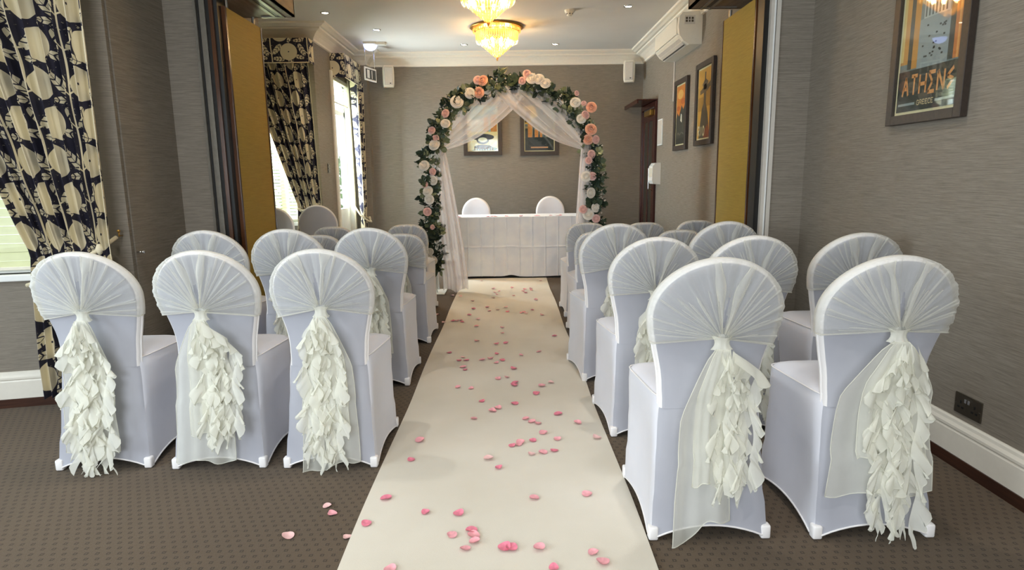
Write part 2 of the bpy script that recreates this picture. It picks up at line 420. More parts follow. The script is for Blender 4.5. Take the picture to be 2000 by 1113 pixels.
skirting('baseboard_back',(-1.86,8.72),(XR,8.72),side=1)
skirting('baseboard_left.002',(XL,7.05),(XL,7.66),side=1)
skirting('baseboard_left.003',(-3.0,7.05),(XL,7.05),side=1)

# crown moulding of the far room
CP=[(0,2.70),(.018,2.705),(.022,2.725),(.03,2.735),(.05,2.76),(.085,2.79),(.12,2.805),(.125,2.82),(.15,2.822),(.175,2.835),(.20,2.842),(.205,2.86)]
def crown(name,pts,norms):
    # pts: wall-line corners; norms: mitre offsets per corner (unit offsets into the room)
    b=MB(); n=len(CP); vs=[];fs=[]
    for (x,y),(nx,ny) in zip(pts,norms):
        for d,z in CP: vs.append((x+nx*d,y+ny*d,z))
    for i in range(len(pts)-1):
        for k in range(n-1): fs.append((i*n+k,i*n+k+1,(i+1)*n+k+1,(i+1)*n+k))
    b.add(vs,fs); o=b.build(name,M['crown']); o['kind']='structure'; return o
crown('trim_1',[(-3.0,7.05),(XL,7.05),(XL,8.56),(-1.86,8.56),(-1.86,8.72),(XR,8.72),(XR,4.75)],
      [(0,-1),(1,-1),(1,-1),(1,-1),(1,-1),(-1,-1),(-1,0)])
# header beam over the opening and the two track boxes where the folded panels park
def header():
    e=empty('trim_2',(0,0,0),0,kind='structure')
    MB().box(XL,XR,3.93,4.12,2.50,HC).build('header_beam',M['wall'],e)
    MB().box(-3.8,-1.50,4.12,4.66,2.36,2.375).box(-1.515,-1.50,4.12,4.66,2.36,HC).box(XL,-1.50,4.645,4.66,2.36,HC).build('timber_lining',M['wood'],e)
    MB().box(1.30,XR,4.12,4.62,2.37,2.385).box(1.30,1.315,4.12,4.62,2.37,HC).box(1.30,XR,4.605,4.62,2.37,HC).build('timber_lining',M['wood'],e)
    MB().box(-1.64,-1.615,3.95,4.64,2.352,2.36).box(-1.585,-1.56,3.95,4.64,2.352,2.36).box(-1.72,-1.56,4.61,4.64,2.350,2.36).build('ceiling_track',M['track'],e)
    MB().box(-1.613,-1.587,3.95,4.60,2.355,2.362).build('track_slot',M['dark'],e)
    MB().box(1.38,1.40,3.95,4.60,2.362,2.37).box(1.435,1.455,3.95,4.60,2.362,2.37).box(1.38,1.62,4.55,4.565,2.362,2.37).build('ceiling_track',M['track'],e)
    MB().box(1.40,1.435,3.95,4.55,2.365,2.372).build('track_slot',M['dark'],e)
    b=MB().box(-1.90,XL,4.0,4.13,2.36,2.50)
header()
# vertical jamb strips beside each pier
def jamb(name,segs,y0,y1,top):
    e=empty(name,(0,0,0),0,kind='structure')
    for x0,x1,m,yo in segs: MB().box(x0,x1,y0+yo,y1,0,top).build('jamb_strip',M[m],e)
jamb('trim_3',[(-1.90,-1.885,'track',.0),(-1.885,-1.868,'dark',.02),(-1.868,-1.835,'track',.01),(-1.835,-1.805,'dark',.025),(-1.805,-1.782,'strip',.0),(-1.782,-1.760,'dark',.015)],3.99,4.10,2.5)
jamb('trim_4',[(1.575,1.605,'dark',.03),(1.605,1.625,'greyplastic',.0),(1.625,1.634,'upvc',-.002),(1.634,1.641,'dark',.02),(1.641,1.665,'greyplastic',.0)],3.92,4.05,2.5)
# folded gold partition panels
def partition(x0,x1,y0,y1,z1,label):
    e=empty('folding_partition_panel',((x0+x1)/2,(y0+y1)/2,0),0,label,'partition panel')
    w=(x1-x0)/2; d=(y1-y0)/2
    MB().box(-w+.003,w-.003,-d+.02,d-.02,.02,z1,.003).build('panel',M['gold'],e)
    MB().box(-w,w,-d,-d+.02,.01,z1).box(-w,w,d-.02,d,.01,z1).build('edge_trim',M['strip'],e)
    MB().tube([(0,-d+.1,z1),(0,-d+.1,z1+.06)],.012).tube([(0,d-.06,z1),(0,d-.06,z1+.06)],.012).build('hanger',M['track'],e)
partition(-1.80,-1.735,4.06,4.64,2.285,'gold cloth folding panel parked beside the left pier')
partition(1.575,1.64,4.08,4.70,2.305,'gold cloth folding panel parked beside the right pier')

# outdoors
slabs=MB().box(-12,-3.95,-3,20,-.35,-.3).box(-3.95,-2.3,3.6,5.2,-.35,-.3).box(-12,-2.3,7.3,20,-.35,-.3).build('garden_paving',M['paving']); slabs['kind']='structure'
slabs.name='floor.001'
random.seed(5)
def hedge(x0,y0,x1,y1,h,label):
    b=MB(); L=math.hypot(x1-x0,y1-y0); n=Vector((-(y1-y0)/L,(x1-x0)/L,0))
    for i in range(2200):
        t=random.random(); z=random.random()*h-.3; p=Vector((x0+(x1-x0)*t,y0+(y1-y0)*t,z))+n*random.uniform(-.25,.25)
        a=Vector((random.uniform(-1,1),random.uniform(-1,1),random.uniform(-1,1))).normalized(); c=a.orthogonal().normalized()
        s_=random.uniform(.05,.11)
        b.add([p,p+a*s_+c*s_*.5,p+a*s_*2,p+a*s_-c*s_*.5],[(0,1,2,3)])
    b.build('hedge',M['hedge']); o=bpy.data.objects['hedge'] if 'hedge.001' not in bpy.data.objects else bpy.data.objects['hedge.001']
    setp(o,label,'hedge')
hedge(-6.5,10.5,-2.6,10.2,1.9,'green hedge outside the far left windows')

# ------------------------------------------------------------------ dressed chairs
def lerp(a,b,t): return a+(b-a)*t
def interp(tab,z):
    for (a,b),(c,d) in zip(tab,tab[1:]):
        if z<=c: 
            t=max(0,(z-a)/(c-a)); t=t*t*(3-2*t) if False else t
            return b+(d-b)*t
    return tab[-1][1]
def smoothtab(tab,z):
    # catmull-rom through the table
    if z<=tab[0][0]: return tab[0][1]
    for i in range(len(tab)-1):
        if z<=tab[i+1][0]:
            p1=tab[i];p2=tab[i+1];p0=tab[max(0,i-1)];p3=tab[min(len(tab)-1,i+2)]
            t=(z-p1[0])/(p2[0]-p1[0]); m1=(p2[1]-p0[1])/(p2[0]-p0[0])*(p2[0]-p1[0]); m2=(p3[1]-p1[1])/(p3[0]-p1[0])*(p2[0]-p1[0])
            return (2*t**3-3*t*t+1)*p1[1]+(t**3-2*t*t+t)*m1+(-2*t**3+3*t*t)*p2[1]+(t**3-t*t)*m2
    return tab[-1][1]
YP=[(0,0),(.25,.035),(.47,.062),(.60,.058),(.80,.012),(.95,-.035)]       # rear profile: y of the back face
class Spec: pass
def spec(kind):
    s=Spec()
    if kind=='round':   # tall round-topped back
        s.W=[(0,.200),(.2,.190),(.40,.179),(.49,.166),(.55,.168),(.60,.177),(.66,.191),(.71,.202),(.755,.207)]; s.H=.94; s.zc=.755; s.r=.207; s.n=2.0; s.seat=.465; s.knot=.70
    elif kind=='plain':
        s.W=[(0,.195),(.2,.185),(.45,.175),(.53,.172),(.60,.178),(.66,.186),(.72,.19)]; s.H=.94; s.zc=.735; s.r=.19; s.n=2.0; s.seat=.465; s.knot=.68
    else:               # lower back with flattened top
        s.W=[(0,.19),(.2,.182),(.45,.172),(.52,.168),(.58,.170),(.66,.176)]; s.H=.815; s.zc=.64; s.r=.176; s.n=3.0; s.seat=.455; s.knot=.60
    return s
def outline(s,N=30):
    """right-hand silhouette of the back from z=.40 to the top centre: list of (x,z)"""
    pts=[(smoothtab(s.W,.44+(s.zc-.44)*i/10)-max(0,.50-(.44+(s.zc-.44)*i/10))*.15,.44+(s.zc-.44)*i/10) for i in range(10)]
    hz=s.H-s.zc
    for i in range(N+1):
        a=PI/2*i/N; pts.append((s.r*abs(cos(a))**(2/s.n),s.zc+hz*abs(sin(a))**(2/s.n)))
    return pts
def build_chair(name,kind,label,cat='chair',hood=True,tail=None,seed=0,group=None,petals=False):
    s=spec(kind); rnd=random.Random(seed)
    root=empty(name,(0,0,0),0,label,cat,group)
    # ---- seat cover (stretch skirt + seat top)
    # corners at floor / at seat (rear-left, rear-right, front-right, front-left)
    cf=[(-.200,0),(.200,0),(.205,.455),(-.205,.455)]; sz=s.seat
    ys=smoothtab(YP,sz)
    ct=[(-smoothtab(s.W,sz)-.012,ys),(smoothtab(s.W,sz)+.012,ys),(.205,.43),(-.205,.43)]
    n=14
    def ring(v):
        pts=[]
        for k in range(4):
            f0,f1=cf[k],cf[(k+1)%4]; t0,t1=ct[k],ct[(k+1)%4]
            nx,ny=[(0,-1),(1,0),(0,1),(-1,0)][k]
            for i in range(n):
                q=i/n; z=sz*v
                if k in (0,):   # rear face follows the rear profile
                    yb=smoothtab(YP,z); hw=smoothtab(s.W,z); x=lerp(-hw,hw,q); y=yb
                else:
                    def cpos(c0,c1,kk):
                        if kk in (0,1): return ((-1 if kk==0 else 1)*smoothtab(s.W,z),smoothtab(YP,z))
                        return (lerp(c0[0],c1[0],v**.8),lerp(c0[1],c1[1],v))
                    a=cpos(cf[k],ct[k],k); b=cpos(cf[(k+1)%4],ct[(k+1)%4],(k+1)%4)
                    x=lerp(a[0],b[0],q); y=lerp(a[1],b[1],q)
                w_=sin(PI*q); con=.022*w_*sin(PI*min(1,v*1.05))*(1 if k else .5)
                if k in (1,3): con+=.012*w_*(1-v)
                x-=nx*con; y-=ny*con
                rise=(.052 if k in (0,2) else .035)*(w_**.8)
                zz=rise*(1-v)**3+z if v<1 else z
                # round the vertical corners a little
                pts.append((x,y,zz+.004))
        for it in range(int(1+3*v)):
            pts=[((pts[q-1][0]+2*pts[q][0]+pts[(q+1)%len(pts)][0])/4,(pts[q-1][1]+2*pts[q][1]+pts[(q+1)%len(pts)][1])/4,(pts[q-1][2]+2*pts[q][2]+pts[(q+1)%len(pts)][2])/4) for q in range(len(pts))]
        return pts
    NV=12; b=MB(); vs=[];
    for j in range(NV+1): vs+=ring((j/NV))
    m=4*n; fs=[(j*m+i,j*m+(i+1)%m,(j+1)*m+(i+1)%m,(j+1)*m+i) for j in range(NV) for i in range(m)]
    # seat top: shrink rings with a domed height
    cx,cy=0,(ct[0][1]+ct[2][1])/2; base=ring(1.0)
    for t,dz in ((.975,.010),(.93,.020),(.80,.030),(.5,.036),(.2,.038)):
        vs+=[(cx+(x-cx)*t,cy+(y-cy)*t,sz+dz) for x,y,z in base]
    for j in range(NV,NV+5): fs+=[(j*m+i,j*m+(i+1)%m,(j+1)*m+(i+1)%m,(j+1)*m+i) for i in range(m)]
    vs.append((cx,cy,sz+.038)); L=len(vs)-1; fs+=[((NV+5)*m+i,(NV+5)*m+(i+1)%m,L) for i in range(m)]
    b.add(vs,fs); b.m=[1 if (fi<NV*m and fi%m<n) else 0 for fi in range(len(fs))]
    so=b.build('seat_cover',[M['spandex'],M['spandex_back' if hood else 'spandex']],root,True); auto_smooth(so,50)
    # hem piping + seat seam piping
    h=ring(0); h=h+[h[0]]; MB().tube([(x*1.003,y,z) for x,y,z in h],.0032,6,False).build('hem',M['spandex_hi'],root,True)
    seam=[p for p in base[n:]]+[base[0]]
    MB().tube([(x,y,z+.006) for x,y,z in seam],.0026,6).build('seat_seam',M['spandex_hi'],root,True)
    fm=MB().box(-.016,.016,-.016,.016,.003,.05,.006).mesh('foot_pocket',M['spandex_hi'],True)
    for (x,y) in cf:
        o=link('foot_pocket',fm,root); o.location=(x-.014*(1 if x>0 else -1),y+(.014 if y<.2 else -.014),0)
    # ---- back cover: slab with rounded edge
    nedge=0; ol=outline(s); full=[(x,z) for x,z in ol]+[(-x,z) for x,z in ol[::-1][1:]]
    th=.054; b=MB(); rows=[]
    prof=[(-.0,-.018),(.004,-.009),(.012,-.002),(.024,0),(th-.016,0),(th-.004,-.005),(th,-.018)]   # (y offset, inset)
    K=len(full)
    def inset(i,d):
        x0,z0=full[max(0,i-1)]; x1,z1=full[min(K-1,i+1)]; tx,tz=x1-x0,z1-z0; l=math.hypot(tx,tz) or 1
        nx,nz=tz/l,-tx/l     # outward
        x,z=full[i]; return x+nx*d,z+nz*d
    vs=[];fs=[]
    def back(x,z,yo):
        return (x,smoothtab(YP,z)+yo-.001+.35*x*x*max(0,min(1,(z-.45)/.15)),z)
    for yo,d in prof:
        for i in range(K):
            x,z=inset(i,d); vs.append(back(x,z,yo))
    for j in range(len(prof)-1): fs+=[(j*K+i,(j+1)*K+i,(j+1)*K+i+1,j*K+i+1) for i in range(K-1)]
    nedge=len(fs)
    # faces: strips across (pairs of left/right outline points)
    for base_i,flip in ((0,0),((len(prof)-1)*K,1)):
        C_=6
        prev=None
        for i in range(K//2):
            a=vs[base_i+i]; c=vs[base_i+K-1-i]
            row=[len(vs)+q for q in range(C_-1)]
            for q in range(1,C_):
                x=lerp(a[0],c[0],q/C_); vs.append(back(x,a[2],prof[0 if not flip else -1][0]))
            cur=[base_i+i]+row+[base_i+K-1-i]
            if prev: fs+=[(prev[q],prev[q+1],cur[q+1],cur[q]) for q in range(C_)]
            prev=cur
        fs.append(tuple(prev)+(base_i+K//2,))
    b.add(vs,fs); b.m=[1 if K-1<=fi<nedge else 0 for fi in range(len(fs))]
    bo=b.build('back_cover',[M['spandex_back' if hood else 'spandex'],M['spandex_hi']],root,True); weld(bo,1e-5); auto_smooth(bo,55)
    rim=[]
    for i in range(0,K):
        x,z=inset(i,-.012); rim.append(back(x,z,.002))
    MB().tube([back(*inset(i,-.001),th*.5) for i in range(0,K)],.005,8,False).build('back_edge',M['spandex_hi'],root,True)
    if not hood: return root
    # ---- organza hood: fan gathered at the knot
    kz=s.knot+rnd.uniform(-.012,.012); kx=rnd.uniform(-.012,.012); low=kz-(.02 if kind=='round' else .05)
    def outer(a):
        # ray from knot to silhouette
        dxx,dzz=cos(a),sin(a); best=0
        for i in range(K-1):
            x0,z0=full[i];x1,z1=full[i+1]
            ex,ez=x1-x0,z1-z0; den=dxx*ez-dzz*ex
            if abs(den)<1e-9: continue
            t=((x0-kx)*ez-(z0-kz)*ex)/den; u=((x0-kx)*dzz-(z0-kz)*dxx)/den
            if t>0 and -1e-6<=u<=1+1e-6: best=max(best,t)
        return best
    a0=math.radians(-6-rnd.uniform(0,8)); a1=math.radians(186+rnd.uniform(0,8))
    NA=96; NR=12
    ph=[rnd.uniform(0,6.28) for _ in range(4)]; outs=[outer(a0+(a1-a0)*i/NA) for i in range(NA+1)]
    gap=math.radians(90+rnd.uniform(-6,6)); gw=math.radians(rnd.uniform(8,13)); glen=rnd.uniform(.35,.6)
    def pleat(a): return .5*sin(a*23+ph[0])+.3*sin(a*41+ph[1])+.35*sin(a*67+ph[2])
    def hoodpt(i,j):
        a=a0+(a1-a0)*i/NA; Rr=outs[i]+.004
        if j<=NR:
            t=.06+.94*j/NR; r=Rr*t; x=kx+r*cos(a); z=kz+r*sin(a)
            yo=-.009-.034*(1-t)**1.6-.011*pleat(a)*(1-t*.45)-.004*sin(PI*t)
            p=back(x,min(z,s.H+.003),yo); return (p[0],p[1],z)
        t=(j-NR)/4; x=kx+Rr*cos(a)*(1+.012*sin(PI*min(1,t))); z=kz+Rr*sin(a)*(1+.012*sin(PI*min(1,t)))
        if t>.99: x=kx+(Rr-.016)*cos(a); z=kz+(Rr-.016)*sin(a)
        p=back(x,min(z,s.H),-.004+.056*t); return (p[0],p[1],z)
    b=MB()
    def skip(u,v):
        a=a0+(a1-a0)*u; j=v*(NR+4)
        return abs(a-gap)<gw*max(0,1-(j/NR)/glen) and j/NR<glen and j>1.0
    b.mi=0
    vs=[hoodpt(i,j) for j in range(NR+5) for i in range(NA+1)]
    fs=[(j*(NA+1)+i,j*(NA+1)+i+1,(j+1)*(NA+1)+i+1,(j+1)*(NA+1)+i) for j in range(NR+4) for i in range(NA) if not skip((i+.5)/NA,(j+.5)/(NR+4))]
    b.add(vs,fs)
    # fold ridges: narrow doubled strips running out from the knot
    b.mi=1
    for k in range(30):
        a=a0+(a1-a0)*((k+.5+rnd.uniform(-.45,.45))/30); r1=rnd.choice((1.0,1.0,.97,.8,.65)); wd=rnd.uniform(.010,.034); i=(a-a0)/(a1-a0)*NA
        i=min(NA-1.001,max(0,i)); Rr=outs[int(i)]; da=rnd.uniform(-.07,.07)
        if abs(a-gap)<gw*1.1: continue
        pts=[]
        m_=8
        for q in range(m_+1):
            t=.08+(r1-.08)*q/m_; ww=wd*(1.15-.5*q/m_) if (q<m_ or r1>.9) else .002
            for sd in (-1,0,1):
                aa=a+da*t+sd*ww; r=Rr*t; x=kx+r*cos(aa); z=kz+r*sin(aa)
                p=back(x,min(z,s.H),-.013-.036*(1-t)**1.6-(.006 if sd==0 else 0)-.003*(1-t)); pts.append((p[0],p[1],min(z,s.H)))
        b.add(pts,[(q*3+c_,q*3+c_+1,q*3+c_+4,q*3+c_+3) for q in range(m_) for c_ in range(2)])
    # two broad loose folds either side of the slit above the knot
    for sd0 in (-1,1):
        a=gap+sd0*(gw+.10); Rr=outs[min(NA,max(0,int((a-a0)/(a1-a0)*NA)))]; pts=[]
        for q in range(13):
            t=.07+.92*q/12; ww=.085*(.8+.35*sin(q*.7+ph[1]))
            for c_ in range(5):
                aa=a-sd0*.05*sin(PI*t)+(c_/4-.5)*2*ww; r=Rr*t; x=kx+r*cos(aa); z=min(kz+r*sin(aa),s.H)
                p=back(x,z,-.014-.036*(1-t)**1.6-.016*sin(PI*c_/4)*sin(PI*min(1,t*1.05))**.7); pts.append((p[0],p[1],z))
        b.add(pts,[(q*5+c_,q*5+c_+1,q*5+c_+6,q*5+c_+5) for q in range(12) for c_ in range(4)])
        b.tube([pts[q*5+(0 if sd0>0 else 4)] for q in range(13)],.0016,4)
    # rolled lower edges
    for a in (a0,a1):
        i=0 if a==a0 else NA
        pts=[hoodpt(i,j) for j in range(NR+3)]
        b.tube(pts,.003,5)
    ho=b.build('organza_hood',[M['organza'],M['organza_fold']],root,True)
    # knot
    ky=smoothtab(YP,kz)-.052
    kb=MB(); 
    def kf(u,v):
        a=u*2*PI; zz=(v-.5)*.055; r=.017+.010*(2*v-1)**2+.0022*sin(a*7+ph[0])
        return (kx+r*1.25*cos(a),ky+r*.8*sin(a)+.01,kz-.014+zz*.8+.002*sin(a*3+ph[1]))
    kb.grid(kf,24,6,True); kb.build('sash_knot',M['ruffle'],ho,True)
    if tail is None: return root
    T=dict(l=-.10,r=.08,zb=.10,rx=.02,rw=.055,rz=.12,ptip=None,n=9); T.update(tail)
    # ---- sheer tail panels
    tb=MB()
    def drape_y(z): return min(smoothtab(YP,z),smoothtab(YP,.15))-.022 if z<.3 else smoothtab(YP,z)-.03
    ztop=kz-.03
    def panel(xl,xr,zb,yo,seed2,tip=0):
        r2=random.Random(seed2); f1,f2=r2.uniform(2,4),r2.uniform(5,8); p1,p2=r2.uniform(0,6),r2.uniform(0,6)
        def fn(u,v):
            sp=min(1,(v*3.0))**.7; xc=lerp(xl,xr,u)
            x=kx+lerp((u-.5)*.04,xc,sp*(.72+.28*v)); zb_=zb-tip*(1-u)**2*.12+.012*sin(u*9+p1)
            z=lerp(ztop,zb_,v)
            y=lerp(ky,drape_y(z)-.01,min(1,v*2.2))-yo-(.010*sin(u*PI*f1+p1)+.006*sin(u*PI*f2+p2))*min(1,v*2)-.012*sin(PI*min(1,v*1.6))
            return (x,y,max(.006,z))
        tb.mi=0; tb.grid(fn,22,22)
        tb.mi=1
        for u in (0,1): tb.tube([fn(u,q/20) for q in range(21)],.0016,4)
        tb.tube([fn(q/20,1) for q in range(21)],.0016,4)
    panel(T['l'],T['r'],T['zb'],.004,seed*3+1,T['ptip'] or 0)
    panel(T['l']*.6+.01,T['r']*.75,min(T['zb']+.12,.4),.014,seed*3+2)
    to=tb.build('sash_tail',[M['organza_tail'],M['ruffle']],root,True)
    # ---- cascade of curled ruffles
    nz=int((ztop-T['rz'])/.022)
    for c in range(T['n']):
        rb=MB(); p0=rnd.uniform(0,6.28); fr=rnd.uniform(13,19); cxx=T['rx']+(c-(T['n']-1)/2)*T['rw']/T['n']*1.9; side=-1 if c%2 else 1
        zend=T['rz']+rnd.uniform(-.01,.06); L_=ztop-zend
        N_=int(L_/.005)
        def fn(u,v,side=side,p0=p0,fr=fr,cxx=cxx,L_=L_):
            z=ztop-L_*u*1.0; env=min(1,u*6+.25)*(.8+.35*sin(u*PI))
            t=fr*L_*u*2*PI*.85+p0
            wv=sin(t)+.45*sin(2.3*t+1.3)
            wdt=T['rw']*.62*(.75+.25*sin(t*.5+p0))*env
            bx=kx*(1-min(1,u*3))+cxx*min(1,.2+u*5)+.010*sin(t*.37+p0)
            a=.95*wv
            x=bx+side*wdt*v*(.5+.5*cos(a))*(.7+.3*v)+.006*sin(t*1.7+p0)*v
            y=lerp(ky,drape_y(z),min(1,u*4))-.022-.010*(c%3)-wdt*.55*v*(.5+.5*sin(a+.6))
            zz=z-.034*v*v*(1+.35*wv)-.016*v
            return (x,y,max(.006,zz))
        rb.grid(fn,max(20,N_),5); rb.tube([fn(q/ max(20,N_),1) for q in range(max(20,N_)+1)],.0011,3,False)
        rb.build('ruffle',M['ruffle'],to,True)
    return root
def place(o,x,y,rz=0,sc=1):
    o.location=(x,y,0); o.rotation_euler=(0,0,math.radians(rz)); o.scale=(sc,sc,sc); return o
g='sashed chairs with round tops'
t1=build_chair('dressed_chair','round','front-row chair at the right edge of the runner, sheer sash tail ending in a point',tail=dict(l=-.145,r=.05,zb=.09,ptip=1,rx=.055,rw=.062,rz=.20),seed=1,group=g); place(t1,.665,1.89,0,1.02)
t2=build_chair('dressed_chair','round','white covered chair in the front row nearest the right wall socket, frayed sash tails',tail=dict(l=-.19,r=.16,zb=.17,rx=.02,rw=.075,rz=.06),seed=2,group=g); place(t2,1.215,1.88,0,1.02)
t3=build_chair('dressed_chair','round','leftmost front-row chair, below the nearest window, with full ruffled sash',tail=dict(l=-.13,r=.10,zb=.10,rx=-.01,rw=.085,rz=.04),seed=3,group=g); place(t3,-1.755,2.48,2)
t4=build_chair('dressed_chair','round','middle chair of the left front row, wide sheer tail beside its ruffles',tail=dict(l=-.16,r=.10,zb=.05,rx=.04,rw=.080,rz=.16),seed=4,group=g); place(t4,-1.255,2.47,0)
t5=build_chair('dressed_chair','round','front-row chair at the left edge of the runner, low hood and trailing ruffles',tail=dict(l=-.11,r=.13,zb=.05,ptip=1,rx=-.01,rw=.078,rz=.05),seed=5,group=g); place(t5,-.775,2.46,-1)
t6=build_chair('dressed_chair','round','second-row chair at the left edge of the runner with narrow ruffled sash',tail=dict(l=-.09,r=.11,zb=.22,rx=.0,rw=.07,rz=.04),seed=6,group=g); place(t6,-.80,3.50,0)
t7=build_chair('dressed_chair','round','second-row chair at the right edge of the runner, ruffles partly behind the front chair',tail=dict(l=-.09,r=.09,zb=.20,rx=-.005,rw=.075,rz=.12),seed=7,group=g); place(t7,.672,2.74,3)
t8=build_chair('dressed_chair','round','third-row round-topped chair at the right edge of the runner',tail=dict(l=-.08,r=.08,zb=.25,rx=.0,rw=.065,rz=.22),seed=8,group=g); place(t8,.632,3.55,6)
def dup(src,label,x,y,rz=0,sc=1,mirror=False):
    o=copy_tree(src); o['label']=label; place(o,x,y,rz,sc)
    if mirror: o.scale.x=-sc
    return o
dup(t6,'second-row chair on the right, standing between the two front-row chairs behind',1.11,2.74,0)
dup(t8,'second-row chair nearest the right wall, seat showing on its left',1.63,2.80,0,1,True)
dup(t7,'third-row round-topped chair on the right beside the gold panel',1.29,3.60,2,1,True)
dup(t7,'second-row chair on the left standing against the left pier',-1.72,3.48,0)
dup(t8,'second-row chair on the left, middle of its row, in front of the left gold panel',-1.27,3.50,2,1,True)
g2='lower sashed chairs in the rear rows'
f1=build_chair('dressed_chair','low','low flat-topped chair in the third row at the left edge of the runner',tail=dict(l=-.08,r=.08,zb=.2,rx=0,rw=.05,rz=.12,n=4),seed=11,group=g2); place(f1,-.79,4.45,0)
f2=build_chair('dressed_chair','low','low flat-topped chair in the last row at the left edge of the runner',tail=dict(l=-.09,r=.07,zb=.22,rx=.01,rw=.05,rz=.15,n=4),seed=12,group=g2); place(f2,-.89,5.35,0)
dup(f1,'low third-row chair on the left, mostly hidden behind the front hoods',-1.40,4.45,0,1,True)
dup(f2,'low last-row chair in front of the plain chair by the left window',-1.49,5.20,0)
dup(f2,'low chair in the fourth row at the right edge of the runner',.665,4.42,0)
dup(f1,'last-row low chair at the right edge of the runner, beside the arch foot',.68,5.25,0)
dup(f1,'low chair in the fourth row on the right, second from the runner',1.26,4.45,0,1,True)
dup(f2,'low chair in the last row on the right, below the dark door',1.17,5.20,0)
dup(f1,'low chair in the last row on the right, cut by the gold panel edge',1.66,5.36,0)
pl=build_chair('covered_chair','plain','plain white covered chair left of the second window curtain, no sash',hood=False,seed=20,group='plain covered chairs'); place(pl,-1.96,6.35,10,1.02)
dup(pl,'plain white covered chair half hidden behind the left gold panel',-2.43,6.4,8)
dup(pl,'plain white covered chair behind the table, on the left',-.43,8.46,180)
dup(pl,'plain white covered chair behind the table, on the right',.575,8.46,181,1.01)

# ------------------------------------------------------------------ runner
def runner():
    b=MB(); rnd=random.Random(3)
    def z(x,y): return .006+.0025*sin(y*2.3)*sin(y*5.1+1)+.0015*sin(x*9+y*3)
    x0,x1=-.556,.454; y0,y1=.9,7.40
    b.grid(lambda u,v:(lerp(x0,x1,u)+.004*sin(v*23)*(1 if u<.5 else -1),lerp(y0,y1,v),z(u,lerp(y0,y1,v))),10,90)
    b.grid(lambda u,v:(lerp(x0,x1,u)+.004*sin(v*23)*(1 if u<.5 else -1),lerp(y0,y1,v),.0005),10,90)
    for u in (0,1):
        b.grid(lambda q,v,u=u:(lerp(x0,x1,u)+.004*sin(v*23)*(1 if u<.5 else -1),lerp(y0,y1,v),lerp(.0005,z(u,lerp(y0,y1,v)),q)),1,90)
    o=b.build('aisle_runner',M['runner'],None,True); setp(o,'long cream fabric runner laid down the aisle between the chairs','carpet runner')
runner()
